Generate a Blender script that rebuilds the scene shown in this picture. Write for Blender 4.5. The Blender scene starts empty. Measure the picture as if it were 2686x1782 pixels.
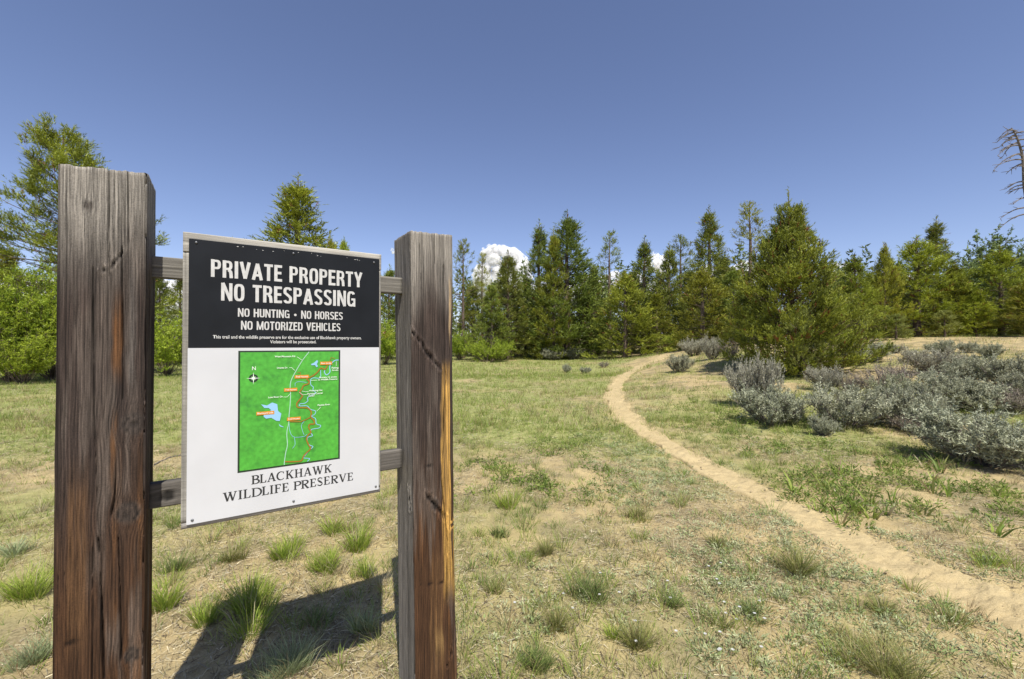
import bpy, math, random
import numpy as np
from mathutils import Vector, Matrix

# ------------------------------------------------------------------ camera, sky, sun, exposure
SC = bpy.context.scene
COL = SC.collection
R = math.radians
IMG_W, IMG_H, FPX = 2686.0, 1782.0, 1140.0       # photograph size and focal length in its pixels
EYE, PITCH = 1.55, R(0.6103)
cam_data = bpy.data.cameras.new('camera')
cam_data.sensor_width = 36.0
cam_data.lens = FPX / IMG_W * 36.0
cam_data.clip_start, cam_data.clip_end = 0.05, 30000.0
cam = bpy.data.objects.new('camera', cam_data)
cam.location = (0, 0, EYE)
cam.rotation_euler = (R(90) + PITCH, 0, 0)
COL.objects.link(cam)
SC.camera = cam

SUN_EL = R(58.0)
SUN_AZ = math.atan2(0.274, -0.962)               # clockwise from +Y: behind the camera, a little to the right
world = bpy.data.worlds.new('World')
SC.world = world
world.use_nodes = True
wn = world.node_tree
wn.nodes.clear()
sky = wn.nodes.new('ShaderNodeTexSky')
sky.sky_type = 'NISHITA'
sky.sun_disc = False
sky.sun_elevation = SUN_EL
sky.sun_rotation = SUN_AZ
sky.altitude = 1500
sky.air_density = 1.0
sky.dust_density = 1.0
sky.ozone_density = 3.0
bg = wn.nodes.new('ShaderNodeBackground')
bg.inputs['Strength'].default_value = 0.125
wo = wn.nodes.new('ShaderNodeOutputWorld')
tint = wn.nodes.new('ShaderNodeMix'); tint.data_type = 'RGBA'; tint.blend_type = 'MULTIPLY'; tint.inputs[0].default_value = 1.0
tint.inputs[7].default_value = (1.10, .945, .975, 1)     # the dry summer air's faint violet cast
wn.links.new(sky.outputs[0], tint.inputs[6]); wn.links.new(tint.outputs[2], bg.inputs[0])
wn.links.new(bg.outputs[0], wo.inputs[0])

sun_data = bpy.data.lights.new('sun', 'SUN')
sun_data.energy = 5.0
sun_data.angle = R(0.53)
sun_data.color = (1.0, 0.95, 0.86)
sun = bpy.data.objects.new('sun', sun_data)
to_sun = Vector((math.sin(SUN_AZ) * math.cos(SUN_EL), math.cos(SUN_AZ) * math.cos(SUN_EL), math.sin(SUN_EL)))
sun.rotation_euler = to_sun.to_track_quat('Z', 'Y').to_euler()
sun.location = to_sun * 50
COL.objects.link(sun)

SC.view_settings.view_transform = 'Standard'
SC.view_settings.look = 'None'
SC.view_settings.exposure = 0.35
SC.view_settings.gamma = 1.0
SC.cycles.max_bounces = 6
SC.cycles.diffuse_bounces = 3
SC.cycles.transparent_max_bounces = 4

rng = np.random.default_rng(7)

# ------------------------------------------------------------------ helpers
def tag(o, label=None, cat=None, group=None, kind=None):
    if label: o['label'] = label
    if cat: o['category'] = cat
    if group: o['group'] = group
    if kind: o['kind'] = kind
    return o

def empty(name, loc=(0, 0, 0), rz=0.0):
    o = bpy.data.objects.new(name, None)
    o.empty_display_size = 0.1
    o.location = loc
    o.rotation_euler = (0, 0, rz)
    COL.objects.link(o)
    return o

def mesh_np(name, verts, tris=None, quads=None, col=None, smooth=False):
    """mesh from numpy arrays; col is an (n,3) colour for each vertex"""
    me = bpy.data.meshes.new(name)
    verts = np.asarray(verts, np.float32)
    nt = 0 if tris is None else len(tris)
    nq = 0 if quads is None else len(quads)
    me.vertices.add(len(verts))
    me.vertices.foreach_set('co', verts.ravel())
    loops = []
    if nt: loops.append(np.asarray(tris, np.int32).ravel())
    if nq: loops.append(np.asarray(quads, np.int32).ravel())
    loops = np.concatenate(loops)
    me.loops.add(len(loops))
    me.loops.foreach_set('vertex_index', loops)
    me.polygons.add(nt + nq)
    start = np.concatenate([np.arange(nt) * 3, nt * 3 + np.arange(nq) * 4]).astype(np.int32)
    me.polygons.foreach_set('loop_start', start)
    if smooth:
        me.polygons.foreach_set('use_smooth', np.ones(nt + nq, bool))
    if col is not None:
        a = me.color_attributes.new('Col', 'FLOAT_COLOR', 'POINT')
        c4 = np.ones((len(verts), 4), np.float32)
        c4[:, :3] = col
        a.data.foreach_set('color', c4.ravel())
    me.update(calc_edges=True)
    return me

def obj(name, me, mat=None, parent=None, loc=None):
    o = bpy.data.objects.new(name, me)
    if mat is not None and len(me.materials) == 0:
        me.materials.append(mat)
    if parent is not None:
        o.parent = parent
    if loc is not None:
        o.location = loc
    COL.objects.link(o)
    return o

def h01(ix, iy, seed):
    n = (ix.astype(np.int64) * 374761393 + iy.astype(np.int64) * 668265263 + seed * 982451653) & 0x7fffffff
    n = ((n ^ (n >> 13)) * 1274126177) & 0x7fffffff
    return ((n ^ (n >> 16)) & 0xffff) / 65535.0

def vnoise(x, y, seed=0):
    x = np.asarray(x, float); y = np.asarray(y, float)
    x, y = np.broadcast_arrays(x, y)
    ix = np.floor(x).astype(np.int64); iy = np.floor(y).astype(np.int64)
    fx = x - ix; fy = y - iy
    fx = fx * fx * (3 - 2 * fx); fy = fy * fy * (3 - 2 * fy)
    a = h01(ix, iy, seed); b = h01(ix + 1, iy, seed); c = h01(ix, iy + 1, seed); d = h01(ix + 1, iy + 1, seed)
    return (a * (1 - fx) + b * fx) * (1 - fy) + (c * (1 - fx) + d * fx) * fy

def fbm(x, y, seed=0, octv=4, gain=0.5):
    s = 0.0; amp = 1.0; tot = 0.0
    for k in range(octv):
        s = s + amp * vnoise(np.asarray(x) * 2 ** k, np.asarray(y) * 2 ** k, seed + k * 17)
        tot += amp; amp *= gain
    return s / tot

def sstep(a, b, x):
    t = np.clip((x - a) / (b - a), 0, 1)
    return t * t * (3 - 2 * t)

def unit(v):
    return v / np.maximum(np.linalg.norm(v, axis=-1, keepdims=True), 1e-9)

def ray(px, py):
    """direction of a photograph pixel, scaled so that its y (depth) is 1"""
    u = (px - IMG_W / 2) / FPX; w = (IMG_H / 2 - py) / FPX
    c, s = math.cos(PITCH), math.sin(PITCH)
    dy = c - s * w; dz = s + c * w
    return np.array([u / dy, 1.0, dz / dy])

# ------------------------------------------------------------------ materials
def new_mat(name):
    m = bpy.data.materials.new(name)
    m.use_nodes = True
    nt = m.node_tree
    nt.nodes.clear()
    out = nt.nodes.new('ShaderNodeOutputMaterial')
    return m, nt, out

def plain(name, col, rough=0.6, metal=0.0, noise=0.0, nscale=20.0, bump=0.0, bscale=80.0):
    m, nt, out = new_mat(name)
    b = nt.nodes.new('ShaderNodeBsdfPrincipled')
    b.inputs['Base Color'].default_value = (*col, 1)
    b.inputs['Roughness'].default_value = rough
    b.inputs['Metallic'].default_value = metal
    nt.links.new(b.outputs[0], out.inputs[0])
    tc = nt.nodes.new('ShaderNodeTexCoord')
    if noise > 0:
        n = nt.nodes.new('ShaderNodeTexNoise'); n.inputs['Scale'].default_value = nscale; n.inputs['Detail'].default_value = 6
        nt.links.new(tc.outputs['Object'], n.inputs['Vector'])
        r = nt.nodes.new('ShaderNodeValToRGB')
        r.color_ramp.elements[0].position = 0.3; r.color_ramp.elements[1].position = 0.7
        r.color_ramp.elements[0].color = (*[c * (1 - noise) for c in col], 1)
        r.color_ramp.elements[1].color = (*[min(1, c * (1 + noise)) for c in col], 1)
        nt.links.new(n.outputs['Fac'], r.inputs['Fac'])
        nt.links.new(r.outputs[0], b.inputs['Base Color'])
    if bump > 0:
        n2 = nt.nodes.new('ShaderNodeTexNoise'); n2.inputs['Scale'].default_value = bscale; n2.inputs['Detail'].default_value = 4
        nt.links.new(tc.outputs['Object'], n2.inputs['Vector'])
        bp = nt.nodes.new('ShaderNodeBump'); bp.inputs['Strength'].default_value = bump; bp.inputs['Distance'].default_value = 0.01
        nt.links.new(n2.outputs['Fac'], bp.inputs['Height'])
        nt.links.new(bp.outputs[0], b.inputs['Normal'])
    return m

def leafy(name, trans=0.3, rough=0.55, spec=0.3, vary=0.0):
    """vertex-coloured foliage with light passing through the leaves"""
    m, nt, out = new_mat(name)
    at = nt.nodes.new('ShaderNodeAttribute'); at.attribute_name = 'Col'
    src = at.outputs['Color']
    if vary > 0:
        oi = nt.nodes.new('ShaderNodeObjectInfo')
        hs = nt.nodes.new('ShaderNodeHueSaturation')
        mr = nt.nodes.new('ShaderNodeMapRange'); mr.inputs['To Min'].default_value = 0.5 - 0.03 * vary; mr.inputs['To Max'].default_value = 0.5 + 0.025 * vary
        mv = nt.nodes.new('ShaderNodeMapRange'); mv.inputs['To Min'].default_value = 1 - 0.3 * vary; mv.inputs['To Max'].default_value = 1 + 0.3 * vary
        ml = nt.nodes.new('ShaderNodeMath'); ml.operation = 'MULTIPLY'; ml.inputs[1].default_value = 7.31
        fr = nt.nodes.new('ShaderNodeMath'); fr.operation = 'FRACT'
        nt.links.new(oi.outputs['Random'], mr.inputs['Value'])
        nt.links.new(oi.outputs['Random'], ml.inputs[0]); nt.links.new(ml.outputs[0], fr.inputs[0]); nt.links.new(fr.outputs[0], mv.inputs['Value'])
        nt.links.new(mr.outputs[0], hs.inputs['Hue']); nt.links.new(mv.outputs[0], hs.inputs['Value'])
        nt.links.new(src, hs.inputs['Color'])
        src = hs.outputs[0]
    b = nt.nodes.new('ShaderNodeBsdfPrincipled')
    b.inputs['Roughness'].default_value = rough
    b.inputs['Specular IOR Level'].default_value = spec
    t = nt.nodes.new('ShaderNodeBsdfTranslucent')
    mx = nt.nodes.new('ShaderNodeMixShader'); mx.inputs[0].default_value = trans
    nt.links.new(src, b.inputs['Base Color']); nt.links.new(src, t.inputs['Color'])
    nt.links.new(b.outputs[0], mx.inputs[1]); nt.links.new(t.outputs[0], mx.inputs[2])
    nt.links.new(mx.outputs[0], out.inputs[0])
    return m

def wood_vcol(name, fine=0.35, scale=(260, 260, 7), bump=0.5):
    """weathered timber: vertex colour carries knots, streaks and rings, shader adds the fine fibre"""
    m, nt, out = new_mat(name)
    at = nt.nodes.new('ShaderNodeAttribute'); at.attribute_name = 'Col'
    tc = nt.nodes.new('ShaderNodeTexCoord')
    mp = nt.nodes.new('ShaderNodeMapping'); mp.inputs['Scale'].default_value = scale
    nt.links.new(tc.outputs['Object'], mp.inputs['Vector'])
    n = nt.nodes.new('ShaderNodeTexNoise'); n.inputs['Scale'].default_value = 1.0; n.inputs['Detail'].default_value = 5; n.inputs['Roughness'].default_value = 0.65
    nt.links.new(mp.outputs[0], n.inputs['Vector'])
    n2 = nt.nodes.new('ShaderNodeTexNoise'); n2.inputs['Scale'].default_value = 340; n2.inputs['Detail'].default_value = 3
    nt.links.new(tc.outputs['Object'], n2.inputs['Vector'])
    ad = nt.nodes.new('ShaderNodeMath'); ad.operation = 'MULTIPLY_ADD'; ad.inputs[1].default_value = 0.35
    nt.links.new(n2.outputs['Fac'], ad.inputs[0]); nt.links.new(n.outputs['Fac'], ad.inputs[2])
    mr = nt.nodes.new('ShaderNodeMapRange'); mr.inputs['From Min'].default_value = 0.4; mr.inputs['From Max'].default_value = 0.95
    mr.inputs['To Min'].default_value = 1 - fine; mr.inputs['To Max'].default_value = 1 + fine
    nt.links.new(ad.outputs[0], mr.inputs['Value'])
    vm = nt.nodes.new('ShaderNodeVectorMath'); vm.operation = 'SCALE'
    nt.links.new(at.outputs['Color'], vm.inputs[0]); nt.links.new(mr.outputs[0], vm.inputs['Scale'])
    b = nt.nodes.new('ShaderNodeBsdfPrincipled'); b.inputs['Roughness'].default_value = 0.82; b.inputs['Specular IOR Level'].default_value = 0.25
    nt.links.new(vm.outputs[0], b.inputs['Base Color'])
    bp = nt.nodes.new('ShaderNodeBump'); bp.inputs['Strength'].default_value = bump; bp.inputs['Distance'].default_value = 0.003
    nt.links.new(ad.outputs[0], bp.inputs['Height']); nt.links.new(bp.outputs[0], b.inputs['Normal'])
    nt.links.new(b.outputs[0], out.inputs[0])
    return m

def soil_mat(name, path=False):
    m, nt, out = new_mat(name)
    tc = nt.nodes.new('ShaderNodeTexCoord')
    def noise(scale, detail=6, rough=0.6):
        n = nt.nodes.new('ShaderNodeTexNoise'); n.inputs['Scale'].default_value = scale
        n.inputs['Detail'].default_value = detail; n.inputs['Roughness'].default_value = rough
        nt.links.new(tc.outputs['Object'], n.inputs['Vector'])
        return n.outputs['Fac']
    def ramp(fac, stops):
        r = nt.nodes.new('ShaderNodeValToRGB')
        while len(r.color_ramp.elements) < len(stops): r.color_ramp.elements.new(0.5)
        for e, (p, c) in zip(r.color_ramp.elements, stops):
            e.position = p; e.color = (*c, 1)
        nt.links.new(fac, r.inputs['Fac'])
        return r.outputs[0]
    def mix(fac, a, b_):
        x = nt.nodes.new('ShaderNodeMix'); x.data_type = 'RGBA'
        nt.links.new(fac, x.inputs[0]); nt.links.new(a, x.inputs[6]); nt.links.new(b_, x.inputs[7])
        return x.outputs[2]
    sand = ramp(noise(2.3), [(0.3, (0.38, 0.285, 0.130)), (0.7, (0.54, 0.425, 0.215))])
    grains = ramp(noise(140, 3, 0.7), [(0.32, (0.16, 0.12, 0.06)), (0.45, (0.41, 0.32, 0.165)), (0.72, (0.62, 0.51, 0.31))])
    f = nt.nodes.new('ShaderNodeValue'); f.outputs[0].default_value = 0.45
    c = mix(f.outputs[0], sand, grains)
    if path:
        hs = nt.nodes.new('ShaderNodeHueSaturation'); hs.inputs['Saturation'].default_value = .96; hs.inputs['Value'].default_value = 1.0
        nt.links.new(c, hs.inputs['Color']); c = hs.outputs[0]
    if not path:
        litter = ramp(noise(55, 5, 0.7), [(0.3, (0.10, 0.08, 0.045)), (0.55, (0.27, 0.225, 0.125)), (0.75, (0.42, 0.36, 0.23))])
        lm = ramp(noise(1.6, 7, 0.68), [(0.43, (0, 0, 0)), (0.58, (0.85, 0.85, 0.85))])
        at = nt.nodes.new('ShaderNodeAttribute'); at.attribute_name = 'Col'
        sx0 = nt.nodes.new('ShaderNodeSeparateColor'); nt.links.new(at.outputs['Color'], sx0.inputs[0])
        inv = nt.nodes.new('ShaderNodeMath'); inv.operation = 'SUBTRACT'; inv.inputs[0].default_value = 1.0; nt.links.new(sx0.outputs[1], inv.inputs[1])
        lmm = nt.nodes.new('ShaderNodeMath'); lmm.operation = 'MULTIPLY'; nt.links.new(lm, lmm.inputs[0]); nt.links.new(inv.outputs[0], lmm.inputs[1])
        c = mix(lmm.outputs[0], c, litter)
        turf = ramp(noise(9, 9, 0.8), [(0.3, (0.10, 0.14, 0.04)), (0.5, (0.25, 0.28, 0.09)), (0.68, (0.46, 0.42, 0.20))])
        sx = nt.nodes.new('ShaderNodeSeparateColor')
        nt.links.new(at.outputs['Color'], sx.inputs[0])
        c = mix(sx.outputs[0], c, turf)
    b = nt.nodes.new('ShaderNodeBsdfPrincipled'); b.inputs['Roughness'].default_value = 0.95; b.inputs['Specular IOR Level'].default_value = 0.1
    nt.links.new(c, b.inputs['Base Color'])
    bp = nt.nodes.new('ShaderNodeBump'); bp.inputs['Strength'].default_value = 0.6; bp.inputs['Distance'].default_value = 0.02
    nt.links.new(noise(45, 8, 0.7), bp.inputs['Height'])
    nt.links.new(bp.outputs[0], b.inputs['Normal'])
    nt.links.new(b.outputs[0], out.inputs[0])
    return m

M_POST = wood_vcol('post_timber', .85, (380, 380, 10), 1.0)
M_BOARD = wood_vcol('board_timber', 0.3, (9, 200, 200), 0.4)
M_BARK = plain('bark', (0.13, 0.095, 0.07), 0.9, noise=0.45, nscale=9, bump=0.6, bscale=30)
M_DEADWOOD = plain('bleached_wood', (0.17, 0.145, 0.12), 0.85, noise=0.4, nscale=12)
M_STICK = plain('dry_stick', (0.42, 0.34, 0.24), 0.85, noise=0.3, nscale=25)
M_NEEDLE = leafy('pine_needles', 0.2, 0.5, 0.35, 0.5)
M_LEAF = leafy('broad_leaves', 0.4, 0.5, 0.35, 0.35)
M_SAGE = leafy('sage_leaves', 0.15, 0.8, 0.15, 0.35)
M_GRASS = leafy('grass_blades', 0.35, 0.55, 0.25)
M_LITTER = leafy('dry_litter', 0.1, 0.85, 0.1)
M_SOIL = soil_mat('sandy_soil')
M_TRAIL = soil_mat('trail_sand', True)

# ------------------------------------------------------------------ terrain
def zp(px, py, Y):
    d = ray(px, py)
    return (d[0] * Y, Y, EYE + d[2] * Y)
ctrl = [(x, y, 0.0) for x in (-30, -20, -12, -7, -3.5, 0, 2.5) for y in (-3, 1, 4, 8, 13, 19)] + \
       [(4.5, y, 0.0) for y in (-3, 1, 4, 6.5)] + [(7.5, y, 0.0) for y in (-4, 0, 3)] + [(13, -3, 0.1), (13, 2, 0.25), (20, 0, 0.5)]
ctrl += [zp(*q) for q in [
    (1290, 938, 44), (1420, 938, 44), (1560, 938, 42), (1740, 931, 36), (1100, 938, 44), (800, 950, 36), (500, 960, 33), (100, 970, 28),
    (1870, 903, 33), (1780, 938, 24), (1900, 946, 18.5), (1700, 962, 24), (1608, 1022, 15), (1640, 978, 24), (1480, 985, 22), (1300, 990, 20),
    (1740, 1010, 14.5), (1800, 1010, 13), (1900, 1000, 12.5), (2000, 1130, 7.9), (2160, 935, 17), (2080, 985, 15),
    (2250, 905, 19), (2400, 890, 19), (2550, 886, 18.5), (2680, 886, 17.5), (2240, 1030, 11.5), (2450, 1010, 11), (2680, 1000, 10),
    (2300, 1150, 7.2), (2550, 1240, 5.25), (2680, 1125, 7.4), (2300, 893, 28), (2600, 886, 28), (2050, 900, 34), (1960, 1060, 9.8)]]
ctrl += [(-60, 40, 0.3), (-30, 60, 0.5), (0, 70, 0.8), (30, 60, 1.8), (60, 45, 2.4), (45, 20, 2.2), (35, 5, 1.2)]
ctrl = np.array(ctrl)
def _tps(r2):
    return 0.5 * r2 * np.log(r2 + 1e-9)
_n = len(ctrl)
_d2 = ((ctrl[:, None, :2] - ctrl[None, :, :2]) ** 2).sum(-1)
_K = _tps(_d2) + np.eye(_n) * 3.0
_P = np.c_[np.ones(_n), ctrl[:, :2]]
_A = np.block([[_K, _P], [_P.T, np.zeros((3, 3))]])
_sol = np.linalg.solve(_A, np.r_[ctrl[:, 2], 0, 0, 0])
def base_height(x, y):
    x = np.asarray(x, float); y = np.asarray(y, float)
    sh = x.shape; x = x.ravel(); y = y.ravel()
    xc = np.clip(x, -55, 55); yc = np.clip(y, -6, 62)
    out = np.empty(len(x))
    for i in range(0, len(x), 20000):
        a = xc[i:i + 20000]; b = yc[i:i + 20000]
        d2 = (a[:, None] - ctrl[None, :, 0]) ** 2 + (b[:, None] - ctrl[None, :, 1]) ** 2
        out[i:i + 20000] = _tps(d2) @ _sol[:_n] + _sol[_n] + _sol[_n + 1] * a + _sol[_n + 2] * b
    far = sstep(55, 160, np.hypot(x, y))
    return ((1 - far) * out + far * 1.0).reshape(sh)

TRAIL_PX = [(2900, 1720, .26), (2700, 1610, .25), (2480, 1535, .24), (2330, 1470, .22), (2190, 1398, .19), (2046, 1326, .18), (1920, 1262, .18), (1818, 1205, .20),
            (1715, 1145, .20), (1650, 1098, .24), (1620, 1060, .25), (1612, 1030, .24), (1618, 1005, .24), (1640, 985, .27), (1680, 962, .32), (1738, 936, .38), (1790, 925, .45), (1850, 915, .45)]
def hit_ground(px, py, lo=1.2, hi=60.0, f=None):
    """where the ray through a photograph pixel meets the ground"""
    d = ray(px, py)
    t = np.concatenate([np.arange(lo, 12, .04), np.arange(12, hi, .15)])
    z = EYE + d[2] * t
    g = base_height(d[0] * t, t)
    k = np.argmax(z <= g)
    if z[k] > g[k]: k = len(t) - 1
    return np.array([d[0] * t[k], t[k], g[k]])
tp = np.array([[*hit_ground(a, b)[:2], w] for a, b, w in TRAIL_PX[:-2]] + [[*(ray(1790, 925) * 42)[:2], .7], [*(ray(1850, 915) * 50)[:2], .7]])
def catmull(P, n):
    out = []
    Q = np.vstack([2 * P[0] - P[1], P, 2 * P[-1] - P[-2]])
    for i in range(1, len(Q) - 2):
        t = np.linspace(0, 1, n, endpoint=False)[:, None]
        a, b, c, d = Q[i - 1], Q[i], Q[i + 1], Q[i + 2]
        out.append(0.5 * ((2 * b) + (c - a) * t + (2 * a - 5 * b + 4 * c - d) * t ** 2 + (3 * b - a - 3 * c + d) * t ** 3))
    out.append(P[-1:])
    return np.vstack(out)
trail_c = catmull(tp, 16)
trail_c[:, 2] = np.clip(trail_c[:, 2], .15, .8)
def trail_dist(x, y):
    """distance from the trail's middle divided by its half width there"""
    x = np.asarray(x, float).ravel(); y = np.asarray(y, float).ravel()
    best = np.full(len(x), 9e9)
    for i in range(0, len(x), 20000):
        a = x[i:i + 20000]; b = y[i:i + 20000]
        d = np.sqrt((a[:, None] - trail_c[None, :, 0]) ** 2 + (b[:, None] - trail_c[None, :, 1]) ** 2) / trail_c[None, :, 2]
        best[i:i + 20000] = d.min(1)
    return best

def micro(x, y):
    near = 1 - sstep(14, 40, np.hypot(x, y))
    return near * ((fbm(x * 1.1, y * 1.1, 3, 3) - .5) * .09 + (fbm(x * 6, y * 6, 9, 3) - .5) * .035)
def ground_z(x, y):
    x = np.asarray(x, float); y = np.asarray(y, float)
    sh = x.shape
    x = x.ravel(); y = y.ravel()
    td = trail_dist(x, y)
    m = 1 - sstep(.8, 1.5, td)
    return (base_height(x, y) + micro(x, y) * (1 - .85 * m) - .035 * m).reshape(sh)
def meadow(x, y):
    """how much turf grows here, 0 to 1"""
    x = np.asarray(x, float); y = np.asarray(y, float)
    n = fbm(x * .55 + 5, y * .55, 21, 4)
    right = sstep(-1.0, 2.2, x - (2.0 + np.maximum(0, y - 12) * .27))   # beyond the trail
    g = .36 + .62 * sstep(1.8, 10, y) * (1 - right) + .12 * sstep(-.5, -5, x) + (n - .5) * 1.5
    g = g - right * sstep(9, 13, y) * .12 + right * .25 * sstep(3, 5, y)
    dune = sstep(.9, 1.5, base_height(x, y))
    return np.clip(g - dune * .32, 0.02, 1)

def axis(a_neg, a_pos, near_n, near_p, step, grow):
    c = [0.0]; s = step
    while c[-1] < a_pos:
        if c[-1] > near_p: s *= grow
        c.append(c[-1] + s)
    d = [0.0]; s = step
    while d[-1] < a_neg:
        if d[-1] > near_n: s *= grow
        d.append(d[-1] + s)
    return np.array([-v for v in d[::-1]][:-1] + c)
gx = axis(6000, 6000, 6, 8, .10, 1.065)
gy = axis(200, 9000, .5, 9, .095, 1.055)
GX, GY = np.meshgrid(gx, gy)
GZ = ground_z(GX, GY)
nx, ny = len(gx), len(gy)
idx = np.arange(nx * ny).reshape(ny, nx)
quads = np.stack([idx[:-1, :-1], idx[:-1, 1:], idx[1:, 1:], idx[1:, :-1]], -1).reshape(-1, 4)
turf = np.clip((meadow(GX, GY) - .45) * 2.0, 0, .85) * (1 - .9 * (1 - sstep(.9, 1.7, trail_dist(GX, GY).reshape(GX.shape))))
turf = turf * sstep(2, 8, np.hypot(GX, GY)) * .65 + turf * .35
gtd = trail_dist(GX, GY).reshape(GX.shape)
bare = np.exp(-(gtd / 2.2) ** 2) * (.9 - .5 * sstep(5, 12, GY)) + .55 * np.exp(-(gtd / 4.0) ** 2) * sstep(5.5, 3.5, GY)
gc = np.stack([turf.ravel(), np.clip(bare, 0, 1).ravel(), turf.ravel() * 0], -1)
ground = obj('ground', mesh_np('ground', np.stack([GX, GY, GZ], -1).reshape(-1, 3), quads=quads, col=gc, smooth=True), M_SOIL)
tag(ground, kind='structure')

# the trail: a worn sandy strip that dips under the turf at both ragged edges
tc_ = catmull(tp, 70); tc_[:, 2] = np.clip(tc_[:, 2], .15, .8)
tan = unit(np.gradient(tc_[:, :2], axis=0))
nor = np.stack([tan[:, 1], -tan[:, 0]], -1)
ww = np.linspace(-1, 1, 25)
along = np.r_[0, np.cumsum(np.linalg.norm(np.diff(tc_[:, :2], axis=0), axis=1))]
tv = []
for j, w in enumerate(ww):
    rag = 1 + 1.2 * (fbm(along * 1.3, np.full_like(along, 3. if w < 0 else 9.), 31, 4) - .5)
    P = tc_[:, :2] + nor * (tc_[:, 2] * w * 1.25 * rag)[:, None]
    z = base_height(P[:, 0], P[:, 1]) - .012 + .014 * w * w - .05 * sstep(.86, 1.0, abs(w)) + (fbm(P[:, 0] * 7, P[:, 1] * 7, 4, 4, .65) - .5) * .075 * (1 - .6 * sstep(.7, 1, abs(w)))
    tv.append(np.c_[P, z])
tv = np.stack(tv, 1)
ti = np.arange(tv.shape[0] * tv.shape[1]).reshape(tv.shape[:2])
tq = np.stack([ti[:-1, :-1], ti[:-1, 1:], ti[1:, 1:], ti[1:, :-1]], -1).reshape(-1, 4)
trail = obj('trail', mesh_np('trail', tv.reshape(-1, 3), quads=tq, smooth=True), M_TRAIL)
tag(trail, kind='structure')

# ------------------------------------------------------------------ the notice board
BX, BY, BA, BZT = -1.03315, 1.38629, R(55.978), EYE + 0.33851
BS = np.array([math.sin(BA), math.cos(BA), 0.0])       # along the board
BN = np.array([-math.cos(BA), math.sin(BA), 0.0])      # away from the camera
SIGN = empty('notice_board', (BX, BY, 0.0), R(90) - BA)  # local x along the board, local y away from the reader, z up
tag(SIGN, 'timber notice board with black and white panels hung between two weathered posts', 'sign')

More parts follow.
